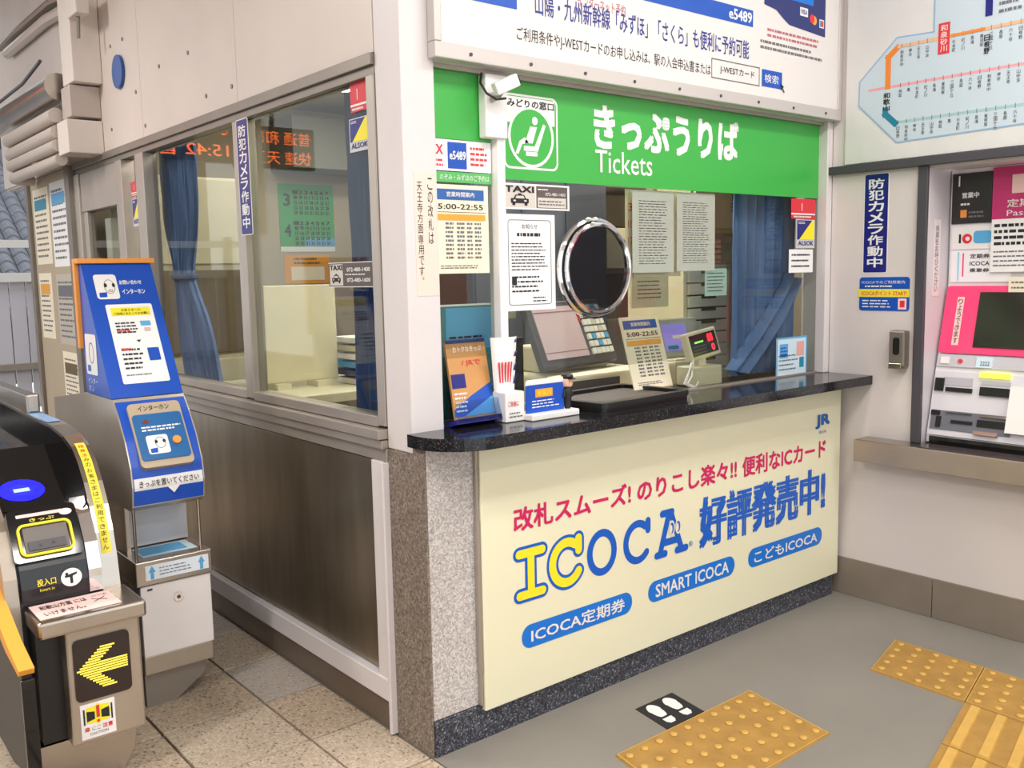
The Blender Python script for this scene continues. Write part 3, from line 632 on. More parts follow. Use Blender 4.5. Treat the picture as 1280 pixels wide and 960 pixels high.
def lathe(m, cx, cy, prof, k=14):
    mb = MB(m); vs = []; 
    for r_, z in prof:
        for i in range(k): a = 2*math.pi*i/k; vs.append((cx+r_*math.cos(a), cy+r_*math.sin(a), z))
    fs = [(j*k+i, j*k+(i+1) % k, (j+1)*k+(i+1) % k, (j+1)*k+i) for j in range(len(prof)-1) for i in range(k)]+[tuple(range(k))[::-1], tuple(range((len(prof)-1)*k, len(prof)*k))]
    mb.add(vs, fs); mb.sm = True; return mb
z0 = zc+.018; fx, fy = .514, -.055
build('body', lathe(M_txt, fx, fy, [(.009, z0), (.011, z0+.02), (.014, z0+.045), (.013, z0+.058), (.006, z0+.066)]), fg)
build('arm', MB(M_txt).tube([(fx-.012, fy, z0+.056), (fx-.018, fy-.004, z0+.035)], .004, 6).tube([(fx+.012, fy, z0+.056), (fx+.018, fy-.004, z0+.035)], .004, 6), fg)
build('head', lathe(M_skin, fx, fy, [(.006, z0+.062), (.015, z0+.067), (.018, z0+.078), (.015, z0+.090)]).use(M_txt).box(fx-.007, fy-.0165, z0+.079, fx-.004, fy-.013, z0+.082).box(fx+.004, fy-.0165, z0+.079, fx+.007, fy-.013, z0+.082), fg)
build('cap', lathe(M_black, fx, fy, [(.0155, z0+.089), (.019, z0+.096), (.016, z0+.101), (.004, z0+.103)]).box(fx-.01, fy-.025, z0+.088, fx+.01, fy-.014, z0+.091), fg)
# black tray reaching through the opening
a_ = math.radians(4); Ft = Fr((.60, -.12, zc), (math.cos(a_), math.sin(a_), 0), (-math.sin(a_), math.cos(a_), 0), (0, 0, 1))
q = MB(M_black); q.prism(Ft, q.rrect(0, 0, .43, .29, .02), 0, .012); tr = build('cash_tray', q, label='flat black cash tray on the counter through the window opening', cat='tray')
q = MB(M_black); q.ringp(Ft, q.rrect(-.006, -.006, .436, .296, .03), q.rrect(.02, .02, .41, .27, .02), .012, .028); build('rim', q, tr)
q = MB(mat('tray_mat', '4a4440', .6)); q.prism(Ft, q.rrect(.022, .022, .408, .268, .018), .012, .016); build('mat', q, tr)
# ------------------------------------------------------------------ office things seen through the ticket window
dk = empty('office_desk', (1.1, .5, 0), 'beige staff desk behind the ticket window glass', 'desk')
build('desk_top', bx(M_beige, .33, .21, .82, 1.98, .85, .86, bev=.004), dk)
build('body', bx(M_creamd, .36, .24, .02, 1.95, .8, .82), dk)
tm = empty('ticket_terminal', (1.0, .4, .86), 'grey ticket issuing terminal with tilted pink screen and keypad', 'terminal')
build('base', bx(M_beige, .78, .3, .86, 1.28, .62, .955, bev=.01).use(M_dark).box(.86, .295, .88, 1.1, .305, .935).use(M_beige).box(.85, .45, .955, 1.2, .6, 1.05, .01), tm)
Ft2 = Fr((.81, .36, 1.0), (.985, .17, 0), (.10, .53, .84))
build('bezel', MB(mat('terminal_grey', '57535a', .4)).box(-.03, -.02, -.03, .42, .25, 0, .006, Ft2), tm)
build('screen', MB(M_scrp).box(0, .01, 0, .25, .225, .003, 0, Ft2).use(mat('line_rose', 'a85a78', .5)).box(.0, .2, .003, .25, .203, .004, 0, Ft2).box(0, .035, .003, .25, .037, .004, 0, Ft2).use(M_red).box(.255, .15, .0, .262, .225, .004, 0, Ft2), tm)
for i in range(7):
    for j in range(5):
        build('key', MB([M_white, M_beige, M_lblue, M_creamd, M_white][(i*3+j*j) % 5 if (i+j) % 3 == 0 else 0]).box(.272+.027*j, .012+.031*i, 0, .294+.027*j, .035+.031*i, .008, 0, Ft2), tm)
bb = build('bin', bx(M_black, .445, .12, .897, .495, .17, 1.12, bev=.002), label='black upright file box behind the curled leaflets', cat='box')
build('cable', MB(M_black).tube([(.50, .17, .9), (.51, .2, 1.0), (.515, .24, 1.1), (.53, .28, 1.2)], .005), label='black cable hanging behind the notice sheet', cat='cable')
fr = front(.12); u0, v0, u1, v1 = fr.r(553, 384, 614, 500)
o = build('leaflet_rack', MB(mat('rack_teal', '3f7f86', .45)).plate(fr, .17, .9, .385, 1.23, .02), label='teal and blue display board behind the glass at left end', cat='display board')
lit(o, MB(M_lblue).quad(fr, .19, 1.1, .37, 1.22, .021).use(M_teal).quad(fr, .2, 1.09, .36, 1.1, .022).use(M_txt).lines(fr, .2, 1.13, .34, 1.14, 1, .022, .6, .02).use(M_white).quad(fr, .17, 1.225, .385, 1.23, .0215), 'print')
build('box', bx(mat('brown_red', '7b3f30', .5), .22, .3, 1.2, .42, .45, 1.36, bev=.004), label='reddish brown box above the teal board inside the office', cat='box')
build('shelf', bx(M_creamd, .2, .28, 1.17, .6, .5, 1.198), label='beige wall shelf behind the opening hours poster', cat='shelf')
# timetable easel
te = empty('timetable_stand', (1.06, .1, .897), 'beige opening hours card on wooden easel behind the ticket opening', 'stand')
Fe = Fr((.955, .09, .912), (1, 0, 0), (-.0, .3, 1)); 
build('card', MB(M_paperb).box(0, 0, 0, .195, .255, .004, 0, Fe), te, label='beige printed card'); timetable(te, Fe, 0, 0, .195, .255, .0055, '5:00-22:55')
build('easel', bx(mat('light_wood', 'b98a50', .5), 1.0, .06, .897, 1.12, .135, .912, bev=.003), te)
# violet screen device
fr = front(.33)
dv = empty('payment_terminal', (1.5, .4, .86), 'grey payment terminal with a violet screen behind the glass', 'terminal')
build('base', bx(M_beige, 1.28, .25, .86, 1.52, .42, .97, bev=.01), dv); Fv = Fr((1.30, .28, .985), (1, 0, 0), (0, .35, 1))
build('head', MB(mat('device_grey', 'b4b2a6', .4)).box(0, 0, -.03, .27, .155, 0, .006, Fv), dv)
build('screen', MB(M_scrv).box(.05, .025, 0, .19, .13, .002, 0, Fv).use(M_white).box(.1, .07, .002, .15, .085, .003, 0, Fv).use(M_black).box(.012, .12, .0, .026, .134, .002, 0, Fv).use(M_teal).box(.06, .03, .002, .12, .045, .003, 0, Fv), dv)
# customer display
cdp = empty('customer_display', (1.36, .12, .897), 'white fare display with red figures on a white stand', 'display')
build('base', bx(M_beige, 1.265, .075, .897, 1.41, .17, .967, bev=.004), cdp); build('neck', bx(M_beige, 1.32, .11, .967, 1.36, .14, .995), cdp)
Fq = Fr((1.275, .10, .985), (.97, .1, .1), (-.1, .25, .96))
build('head', MB(M_beige).box(0, 0, -.03, .19, .105, 0, .005, Fq), cdp)
q = MB(M_black).box(.012, .014, 0, .178, .092, .002, 0, Fq).use(M_ledr).text(Fq, '88', .12, .055, .155, .085, .003, .02).text(Fq, '0', .135, .02, .155, .045, .003, .02).use(M_ledg).quad(Fq, .035, .06, .09, .066, .003).use(M_gtxt)
for k in range(3): q.quad(Fq, .02, .022+.012*k, .1, .025+.012*k, .003)
build('screen', q, cdp)
q = MB(M_white)
for dz, dx in ((0, 0), (.02, .02), (-.01, .04)):
    q.tube([(1.25+dx*.2, .085, .985-dz), (1.22+dx*.5, .075, .95+dz), (1.19+dx*.5, .07, .915), (1.21+dx*.5, .05, .902), (1.24, .055, .903+abs(dz)*.2), (1.262, .065, .915)], .0035, 6)
build('cable', q, label='white looped cables beside the fare display', cat='cable')
# drawer tower
dt = empty('drawer_tower', (1.72, .5, .86), 'cream tower of shallow document drawers beside the curtain', 'drawer cabinet')
build('case', bx(M_creamd, 1.53, .36, .86, 1.55, .66, 1.335).box(1.8, .36, .86, 1.82, .66, 1.335).box(1.53, .36, 1.315, 1.82, .66, 1.335).box(1.55, .4, .86, 1.8, .66, 1.3), dt)
for k in range(9):
    z0 = .865+.05*k; d = build('drawer', bx(mat('drawer_cream', 'e6dfc8', .5), 1.552, .352, z0, 1.798, .39, z0+.045, bev=.003), dt); build('handle', bx(M_brown, 1.63, .349, z0+.034, 1.72, .353, z0+.047), d)
q = MB(mat('orange_paper', 'e8a07c', .6))
for k in range(5): q.box(1.62+.01*random.random(), .42, 1.336+.022*k, 1.84, .6, 1.354+.022*k)
build('paper_stack', q, label='stack of salmon pink paper on the drawer tower', cat='paper stack')
struct('wall_office_partition', bx(M_room, 1.96, .905, .02, 3.0, .95, 2.3))
kb = build('key_cabinet', bx(M_creamd, 1.98, .7, 1.48, 2.36, .904, 2.1, bev=.005), label='cream key cabinet half hidden behind the printed sheets and curtain', cat='cabinet')
build('door', bx(M_beige, 2.0, .685, 1.5, 2.34, .7, 2.08, bev=.004).use(M_txt).vtext(front(.684), '管理', 2.25, 1.57, 2.3, 1.68, .001), kb)
q = bx(M_dark, 1.2, 1.3, .02, 2.05, 1.7, 1.95, bev=.004); q.ms[0] = mat('locker_slate', '4d5160', .5)
lk = build('locker', q, label='slate grey steel lockers at the middle of the office', cat='locker')
for k in range(3): build('door', bx(mat('locker_slate2', '565a6a', .45), 1.21+.28*k, 1.29, .05, 1.48+.28*k, 1.3, 1.93, bev=.003), lk)
sh = empty('shelving', (2.7, 2.2, 0), 'grey office shelving with stacked cartons deep inside the office', 'shelving')
build('rack', MB(M_alud).box(2.2, 1.8, .02, 3.3, 2.2, .06).box(2.2, 1.8, .7, 3.3, 2.2, .73).box(2.2, 1.8, 1.3, 3.3, 2.2, 1.33).box(2.2, 1.8, 1.8, 3.3, 2.2, 1.83).box(2.2, 1.8, .02, 2.23, 2.2, 2.0).box(3.27, 1.8, .02, 3.3, 2.2, 2.0), sh)
for i in range(6):
    z = (1.33, .73)[i % 2]; build('carton', bx([M_orp, M_lblue, M_creamd, M_alud, M_brown, M_white][i], 2.27+.33*(i//2), 1.84, z+.001, 2.55+.33*(i//2), 2.15, z+.3-.03*(i % 3), bev=.004), label='%s carton on the %s shelf, %s from left' % (['orange', 'light blue', 'cream', 'grey', 'brown', 'white'][i], ('upper', 'lower')[i % 2], ('first', 'second', 'third')[i//2]), cat='box', group='cartons on the office shelving')
# seen through the side window
bw = front(3.1)
ca = build('calendar', MB(mat('calendar_green', '2fa052', .5)).plate(bw, 1.14, 1.49, 1.5, 1.87, .004), label='green wall calendar seen through the side window', cat='calendar')
q = MB(M_txt)
for j, d in enumerate(('3', '4')):
    q.text(bw, d, 1.17, 1.74-.18*j, 1.21, 1.81-.18*j, .006, .02)
    for r_ in range(5):
        for c_ in range(7): q.text(bw, str(min(31, r_*7+c_+1)), 1.235+.035*c_, 1.81-.18*j-.03*r_, 1.257+.035*c_, 1.83-.18*j-.03*r_, .007, .03)
q.use(M_white).quad(bw, 1.14, 1.47, 1.5, 1.5, .005).use(M_lblue).quad(bw, 1.3, 1.5, 1.5, 1.55, .0055); lit(ca, q, 'print')
o = build('poster', MB(M_orange).plate(bw, 1.16, 1.28, 1.46, 1.45, .003), label='orange and cream poster under the green calendar', cat='poster'); lit(o, MB(M_paperb).quad(bw, 1.2, 1.3, 1.42, 1.38, .005).use(M_brown).lines(bw, 1.22, 1.39, 1.4, 1.44, 2, .005), 'print')
pt = empty('desk_partition', (.45, 1.5, .8), 'plain cream desk partition seen through the side window', 'partition')
build('panel', bx(M_creamd, .23, 1.48, .885, .60, 1.50, 1.285, bev=.004), pt); build('foot', bx(M_beige, .3, 1.44, .86, .36, 1.54, .885), pt); build('foot', bx(M_beige, .48, 1.44, .86, .54, 1.54, .885), pt)
d2 = empty('office_desk', (.5, 1.6, 0), 'long beige desk along the side windows inside the office', 'desk')
build('desk_top', bx(M_beige, .12, 1.2, .82, 1.15, 1.98, .86, bev=.004), d2); build('body', bx(M_creamd, .15, 1.23, .02, .5, 1.45, .82), d2)
q = MB(M_beige)
for k in range(6): o = build('document_tray', bx([M_paper, M_dark, M_lblue, M_paper, M_creamd, M_paper][k], .62, 1.3, .861+.035*k, .88, 1.55, .885+.035*k, bev=.003), label='%s document tray, %s from the bottom of its stack' % (['white', 'black', 'light blue', 'white', 'cream', 'white'][k], ['lowest', 'second', 'third', 'fourth', 'fifth', 'topmost'][k]), cat='tray', group='document trays stacked behind the cream partition')
o = build('cabinet', bx(M_creamd, .1, 2.35, .02, .62, 2.8, 1.8, bev=.005), label='tall cream cabinet seen past the tied curtain', cat='cabinet')
for k in range(4): build('drawer', bx([M_brown, M_creamd, M_brown, M_creamd][k], .12, 2.335, .1+.43*k, .6, 2.35, .5+.43*k, bev=.003), o)
o = build('wall_phone', bx(M_beige, .66, 3.04, 1.25, .86, 3.1, 1.6, bev=.006), label='beige wall telephone panel left of the green calendar', cat='telephone'); build('handset', MB(M_white).tube([(.72, 3.03, 1.3), (.72, 3.0, 1.36), (.72, 3.0, 1.48), (.72, 3.03, 1.54)], .018), o)
build('wall_phone', bx(M_white, .05, 2.66, 1.42, .1, 2.74, 1.62, bev=.006).box(.06, 2.68, 1.3, .09, 2.72, 1.4, .004), label='small white intercom handset inside the distant door glass', cat='telephone')
build('wall_cupboard', bx(mat('cupboard_grey', '77766e', .5), 1.1, 2.8, 1.93, 1.75, 3.1, 2.22, bev=.004), label='grey wall cupboard above the green calendar inside the office', cat='cupboard')  # cupboard in one even grey
# ------------------------------------------------------------------ curtains
def curtain(name, m, P0, P1, ztop, zbot, label, waist=None, sway=0, k=60, A_=.016):     # hanging folds, optionally tied and swept aside
    P0 = V3(P0); P1 = V3(P1); d = P1-P0; nrm = V3((d.y, -d.x, 0)).normalized(); mb = MB(m); rows = 26; vs = []
    for j in range(rows+1):
        t = j/rows; z = ztop+(zbot-ztop)*t
        if waist: wd = 1-.55*math.exp(-((t-waist)/.16)**2)
        else: wd = 1
        for i in range(k+1):
            s_ = i/k; x = .5+(s_-.5)*wd+sway*max(0, t-(waist or 0))
            ph = s_*math.pi*2*7+math.sin(t*3)*.8
            vs.append(P0+d*x+nrm*(A_*math.sin(ph)*(1.2-.4*wd)+.006*math.sin(ph*2.3+t*5))+V3((0, 0, z)))
    mb.add(vs, [(j*(k+1)+i, j*(k+1)+i+1, (j+1)*(k+1)+i+1, (j+1)*(k+1)+i) for j in range(rows) for i in range(k)]); mb.sm = True
    return build(name, mb, label=label, cat='curtain')
c1 = curtain('curtain', M_curt, (.1, 1.68, 0), (.1, 2.04, 0), 1.86, .9, 'blue curtain tied at mid height in the farther side window', waist=.55, sway=-.9)
build('tie_band', MB(M_curtd).tube([(.1+.034*math.cos(a), 1.86+.095*math.sin(a), 1.33) for a in [i*math.pi/8 for i in range(17)]], .012, 6), c1)
curtain('curtain', M_curtd, (.1, .17, 0), (.1, .45, 0), 1.86, .9, 'dark blue curtain hanging straight at the near end of side window', A_=.012)
c3 = curtain('curtain', M_curt, (1.53, .13, 0), (1.93, .13, 0), 1.7, .91, 'wide blue curtain gathered at the right end of the ticket window', k=70, A_=.02)
mb = MB(M_curt); vs = []; 
for j in range(17):
    t = j/16
    for i in range(21): s_ = i/20; vs.append((1.84-.36*t**1.3+s_*(.10+.05*t), .105+.016*math.sin(s_*12+t*2), 1.3-.36*t+s_*(-.03)))
mb.add(vs, [(j*21+i, j*21+i+1, (j+1)*21+i+1, (j+1)*21+i) for j in range(16) for i in range(20)]); mb.sm = True; build('swag', mb, c3)

# ------------------------------------------------------------------ signs on the side windows and right wall
def cam_sign(fr, r, label):
    u0, v0, u1, v1 = r; mb = MB(M_white); mb.prism(fr, mb.rrect(u0, v0, u1, v1, .008), .0004, .0014)
    o = build('security_sign', mb, label=label, cat='sign')
    q = MB(M_navy); q.poly(fr, q.rrect(u0+.003, v0+.003, u1-.003, v1-.003, .006), .0018); q.use(M_white).vtext(fr, '防犯カメラ作動中', u0+(u1-u0)*.2, v0+.02, u1-(u1-u0)*.2, v1-.018, .0022, .02, gap=.14); lit(o, q)
Fm = side(-.005); a = Fm.r(295, 151, 317, 293); cam_sign(Fm, (a[0], a[1], a[2], a[3]), 'navy vertical camera warning sign on the side window mullion')
a = R0.r(1083, 217, 1109, 341); cam_sign(R0, (.137, 1.288, .237, 1.662), 'navy vertical camera warning sign on the white wall by ticket machine')
r_ = (.127, 1.146, .328, 1.273)
o = sign('guide_sticker', R0, r_, M_blue, 'blue and yellow horizontal guide sticker under the camera warning sign', 'sticker', rr=.012)
q = MB(M_yelp).quad(R0, .122, 1.198, .328, 1.228, .0024).use(M_red).text(R0, 'ICOCAポイント START!', .137, 1.204, .318, 1.222, .003, .01).use(M_white).text(R0, 'ICOCAでのご利用案内', .137, 1.248, .31, 1.26, .003).lines(R0, .14, 1.155, .26, 1.19, 3, .003, .35, .02).lines(R0, .15, 1.234, .27, 1.243, 1, .003, .6); q.use(M_pp).quad(R0, .285, 1.152, .318, 1.193, .003).use(M_red).quad(R0, .292, 1.16, .311, 1.185, .0034); lit(o, q)
# wall dispenser
wd = empty('wall_dispenser', (XR-.03, -.30, .932), 'small grey metal dispenser with dark slot beside the ticket machine', 'dispenser')
build('body', bx(M_alud, XR-.045, -.335, .94, XR-.001, -.275, 1.075, bev=.006), wd)
q = MB(M_black); fr = side(XR-.045); q.poly(fr, q.rrect(.292, .985, .318, 1.05, .01), .001); build('slot', q, wd)
build('lip', bx(M_ssl, XR-.055, -.33, .932, XR-.001, -.28, .955, bev=.003), wd)
# route map printed on the right wall panel
FM = side(XR-.008)
rmap = build('route_map', MB(mat('map_blue', 'c3d2dc', .4)).prism(FM, [FM.at(*p_) for p_ in [(1075, 103), (1122, 47), (1168, 40), (1169, 0)]]+[(.72, 2.6), (.72, 1.775)]+[FM.at(*p_) for p_ in [(1121, 178), (1074, 133)]], .0003, .0015), label='pale blue railway route map panel above the ticket machine', cat='map')
q = MB(mat('map_edge', '8fb2d4', .4)); pp = [FM.at(*p_) for p_ in [(1169, 0), (1168, 40), (1122, 47), (1075, 103), (1074, 133), (1121, 178)]]+[(.72, 1.775)]
for a, b in zip(pp, pp[1:]):
    d = V3((b[0]-a[0], b[1]-a[1], 0)).normalized()*.0025; nx, ny = -d.y, d.x; q.poly(FM, [(a[0]+nx, a[1]+ny), (b[0]+nx, b[1]+ny), (b[0]-nx, b[1]-ny), (a[0]-nx, a[1]-ny)], .0018)
def seg(m, pts, w_, n=.002):
    q.use(m)
    for a, b in zip(pts, pts[1:]):
        n += .00015; d = V3((b[0]-a[0], b[1]-a[1], 0)).normalized()*w_/2; nx, ny = -d.y, d.x; q.poly(FM, [(a[0]+nx-d.x, a[1]+ny-d.y), (b[0]+nx+d.x, b[1]+ny+d.y), (b[0]-nx+d.x, b[1]-ny+d.y), (a[0]-nx-d.x, a[1]-ny-d.y)], n)
mo = mat('line_orange', 'e8852a', .45); ml = mat('line_peach', 'e3b48c', .5); mp_ = mat('line_pink', 'e9a0a8', .5); mt = mat('line_teal', '0f7c9a', .45)
A_ = FM.at
seg(mo, [A_(1110, 108), A_(1111, 72), A_(1122, 60)], .021); v_ = A_(1122, 60)[1]+.003; uo = A_(1124, 60)[0]
seg(ml, [(uo, v_), (.72, v_)], .011, .0026); seg(mo, [(A_(1190, 48)[0], v_), (A_(1230, 48)[0], v_)], .009, .0032)
v2 = A_(1112, 109)[1]; seg(mp_, [(A_(1087, 114)[0], v2), (.72, v2)], .009, .0018); 
seg(mt, [A_(1107, 138), A_(1107, 143), A_(1119, 154)], .022); v3 = A_(1121, 153)[1]; seg(mat('line_pale', '9fc4c8', .5), [(A_(1121, 153)[0], v3), (.72, v3)], .009)
build('route_line', q, rmap)
q = MB(M_txt); names = ['紀ノ川', '六十谷', '山中渓', '長滝', '日根野', '熊取', '東貝塚', '和泉府中', '鳳', '三国ヶ丘', '堺市', '杉本町', '長居', '天王寺']
for base, u_s, n_ in ((v_, uo+.012, 16), (v2, A_(1126, 109)[0], 17), (v3, A_(1123, 153)[0], 17)):
    for k in range(n_):
        u = u_s+.0315*k
        if u > .7: break
        s_ = names[(k*3+int(base*10)) % len(names)]; big = (k in (4,) and base == v_)
        if base == v_ and 4 <= k <= 5: continue
        q.use(M_gtxt).quad(FM, u-.001, base-.008, u+.001, base+.008, .0028); q.use(M_txt).vtext(FM, s_, u-.006, base-.014-.0145*len(s_), u+.006, base-.014, .0024)
q.vtext(FM, '和歌山', A_(1105, 112)[0]-.0, v2-.085, A_(1113, 112)[0], v2-.018, .0026, .02)
build('lettering', q, rmap)
a = A_(1174, 30); b = A_(1187, 66)
q = MB(M_red).quad(FM, a[0], b[1], b[0], a[1], .003).use(M_pp).vtext(FM, '和泉砂川', a[0]+.008, b[1]+.006, b[0]-.008, a[1]-.006, .0036, .02); build('station_mark', q, rmap)
q = MB(M_navy); u = A_(1232, 20)[0]
q.quad(FM, u, 2.23, u+.024, 2.45, .003).quad(FM, u, 2.145, u+.024, 2.21, .003).use(M_white).vtext(FM, '関西空港', u+.004, 2.24, u+.02, 2.4, .0035); q.use(M_dark).quad(FM, u+.04, 2.2, u+.13, 2.225, .003).use(M_gtxt).lines(FM, u+.045, 2.14, u+.12, 2.19, 2, .003, .4); q.use(M_txt).vtext(FM, '日根野', u+.0, v_-.085, u+.018, v_-.02, .0035, .02); build('print', q, rmap)

# ------------------------------------------------------------------ ticket machine
TM = empty('ticket_machine', (2.2, -.75, .66), 'pink and white pass vending machine set into the right wall', 'ticket machine')
Y0, Y1 = -.396, -1.2
def prof(mb, pts, ya, yb):     # extrude an x,z outline between two y values
    fr = Fr((0, 0, 0), (1, 0, 0), (0, 0, 1), (0, -1, 0)); return mb.prism(fr, pts, -ya, -yb)
build('case', prof(MB(mat('machine_white', 'e4e2e6', .35)), [(2.15, 1.66), (2.15, 1.235), (2.075, .93), (2.02, .69), (2.02, .662), (2.36, .662), (2.36, 1.66)], Y0, Y1), TM)
T1 = side(2.15)
a = T1.r(1184, 212, 1232, 270)
build('number_panel', MB(mat('panel_charcoal', '2b2729', .35)).plate(T1, .402, 1.463, .545, 1.645, .006).use(M_white).text(T1, '1', .425, 1.598, .455, 1.636, .0075, keep=True).text(T1, '営業中', .44, 1.555, .50, 1.575, .0075, .02).lines(T1, .435, 1.528, .47, 1.538, 1, .0075, .7, .01).use(M_orp).quad(T1, .435, 1.485, .458, 1.513, .0075).use(M_gtxt).lines(T1, .465, 1.48, .52, 1.51, 2, .0075), TM)
build('header_panel', MB(M_magd).plate(T1, .548, 1.463, 1.1, 1.655, .008).use(M_pp).plate(T1, .615, 1.56, .95, 1.625, .003, .008).use(M_white).text(T1, '定期券・ICOCA', .6, 1.512, .9, 1.54, .0095, .01).text(T1, 'Pass Ticket', .6, 1.482, .8, 1.502, .0095), TM)
q = MB(M_white).plate(T1, .405, 1.37, .56, 1.452, .005).use(M_txt).quad(T1, .432, 1.392, .44, 1.425, .006)
q.use(M_red); q.ringp(T1, q.ell(.462, 1.408, .018, .018, 18), q.ell(.464, 1.408, .008, .008, 18), .006); q.use(M_lblue); q.poly(T1, q.rrect(.485, 1.39, .55, 1.435, .012), .006); build('card_logo_panel', q, TM)
q = MB(mat('label_white', 'f2f0f4', .4)).plate(T1, .405, 1.25, .62, 1.365, .005).use(mat('print_cyan', '9fd8ea')).quad(T1, .43, 1.255, .436, 1.36, .006).use(M_pink).quad(T1, .448, 1.27, .453, 1.355, .006)
q.use(M_txt).text(T1, '定期券', .475, 1.335, .545, 1.352, .006, .01).text(T1, 'ICOCA', .475, 1.31, .545, 1.325, .006, .01).text(T1, '乗車券', .475, 1.285, .545, 1.3, .006, .01); build('label_panel', q, TM)
o = build('notice_paper', MB(M_paper).plate(T1, .552, 1.285, .78, 1.472, .003, .012), label='white notice sheet taped on the upper part of the ticket machine', cat='notice')
lit(o, MB(M_txt).lines(T1, .562, 1.375, .76, 1.46, 4, .016, .5, .02).use(M_gtxt).lines(T1, .562, 1.3, .76, 1.365, 4, .016, .3, .014), 'print')
u0, v0, u1, v1 = T1.r(1264, 346, 1292, 373); o = build('tag', MB(M_paperb).plate(T1, u0, v0, u1, v1, .002, .017), label='small beige tag hanging over the notice on the ticket machine', cat='tag'); lit(o, MB(M_gtxt).lines(T1, u0+.01, v0+.01, u1-.01, v1-.01, 3, .02, .3, .01), 'print')
# tilted pink screen part
d = V3((.075, 0, .305)).normalized(); T2 = Fr((2.075, 0, .93), (0, -1, 0), d, (-d.z, 0, d.x))
q = MB(M_pink); q.prism(T2, q.rrect(.40, .06, 1.19, .312, .012), .0005, .012); build('screen_panel', q, TM)
build('screen', MB(M_scr).plate(T2, .525, .085, .95, .288, .004, .012), TM)
q = MB(M_pp).quad(T2, .445, .09, .47, .27, .0125).use(M_txt).vtext(T2, 'りようできます', .449, .095, .466, .265, .0135); build('lettering', q, TM)
build('control_strip', MB(mat('strip_grey', 'c4c2ca', .4)).plate(T2, .40, .01, 1.19, .055, .008).use(M_white).plate(T2, .415, .02, .445, .045, .004, .008).use(M_red).prism(T2, MB().ell(.487, .032, .008, .008, 12), .008, .014).use(M_pale).plate(T2, .545, .012, .6, .05, .005, .008).use(M_txt).text(T2, '2222', .56, .02, .593, .035, .0145), TM)
d = V3((.055, 0, .24)).normalized(); T3 = Fr((2.02, 0, .69), (0, -1, 0), d, (-d.z, 0, d.x))
M_bay = mat('slot_bay', 'd5d2d9', .35); M_slate = mat('slot_slate', '6a6c77', .4)
q = MB(M_bay).plate(T3, .40, .0, 1.18, .238, .004); build('slot_panel', q, TM)
def tpl(mb, px, t_, n_): u0, v0, u1, v1 = T3.r(*px); u0 = max(u0, .406); u1 = max(u1, u0+.01); return mb.plate(T3, u0, v0, u1, v1, t_, n_)
q = tpl(MB(M_slate), (1160, 511, 1263, 547), .003, .004); q.use(mat('bay_grey', 'b3b1ba', .4)); tpl(tpl(q, (1181, 471, 1216, 484), .002, .004), (1228, 476, 1264, 484), .002, .004); build('slot_recess', q, TM)  # recess plates in slate and a lighter grey
for nm, px, m_, t_ in (('coin_slot', (1168, 472, 1180, 489), M_black, .008), ('note_slot', (1184, 484, 1216, 492), M_black, .008), ('ticket_slot', (1227, 484, 1264, 498), M_black, .008), ('coin_slot', (1162, 512, 1176, 519), M_black, .006), ('coin_slot', (1172, 520, 1176, 534), M_black, .006), ('card_slot', (1190, 525, 1216, 532), M_black, .006), ('ticket_tray', (1223, 525, 1262, 538), M_black, .006), ('tray_lip', (1184, 515, 1216, 519), M_ssl, .01), ('tray_lip', (1227, 519, 1260, 525), M_ssl, .01), ('coin_cup', (1219, 539, 1248, 547), mat('coin_brown', 'a58474', .5), .012), ('receipt_cover', (1267, 484, 1292, 546), M_white, .02)):
    build(nm, tpl(MB(m_), px, t_, .005), TM)
build('lit_bar', tpl(MB(mat('lit_yellow', 'e8f04a', .4, emit=.9)), (1227, 466, 1264, 475), .01, .004), TM)
build('sill', bx(M_blackg, 1.99, -1.2, .661, 2.03, -.42, .69), TM)
fr = front(-.3895); o = build('notice_strip', MB(mat('strip_pink', 'e6d9d8', .5)).plate(fr, XR+.045, 1.2, XR+.095, 1.48, .001), label='narrow vertical notice strip on the recess side of the ticket machine', cat='notice')
lit(o, MB(M_gtxt).vtext(fr, '係員をお呼びください', XR+.055, 1.215, XR+.082, 1.46, .002))

# ------------------------------------------------------------------ floor markings
def aff(o, e1, e2):      # floor patch spanned by two edges
    return lambda a, b, z=0: V3((o[0]+e1[0]*a+e2[0]*b, o[1]+e1[1]*a+e2[1]*b, z))
def slab4(mb, f, a0, b0, a1, b1, z0, z1, bv=.0):
    i_ = bv; vs = [f(a0, b0, z0), f(a1, b0, z0), f(a1, b1, z0), f(a0, b1, z0), f(a0+i_, b0+i_, z1), f(a1-i_, b0+i_, z1), f(a1-i_, b1-i_, z1), f(a0+i_, b1-i_, z1)]
    return mb.add(vs, [(3, 2, 1, 0), (4, 5, 6, 7), (0, 1, 5, 4), (1, 2, 6, 5), (2, 3, 7, 6), (3, 0, 4, 7)])
dq = lathe(M_tactd, 0, 0, [(.0125, 0), (.011, .003), (.007, .0048), (.001, .005)], 10); dot_me = bpy.data.meshes.new('dot'); dot_me.from_pydata(dq.v, [], dq.f); dot_me.materials.append(M_tactd)
dot_me.polygons.foreach_set('use_smooth', [True]*len(dq.f))
def pad(o_, e1, e2, nx, ny, label):
    f = aff(o_, e1, e2); o = build('tactile_pad', slab4(MB(M_tact), f, 0, 0, 1, 1, 0, .006, .008), label=label, cat='tactile paving')
    build('rim', slab4(slab4(slab4(slab4(MB(M_tactd), f, .008, .008, .992, .016, .0061, .0066), f, .008, .984, .992, .992, .0061, .0066), f, .008, .016, .014, .984, .0061, .0066), f, .986, .016, .992, .984, .0061, .0066), o)
    for i in range(nx):
        for j in range(ny): d_ = bpy.data.objects.new('dot', dot_me); C.objects.link(d_); d_.parent = o; d_.location = f((i+.5)/nx, (j+.5)/ny, .006)-ORG[o.name]
    return o
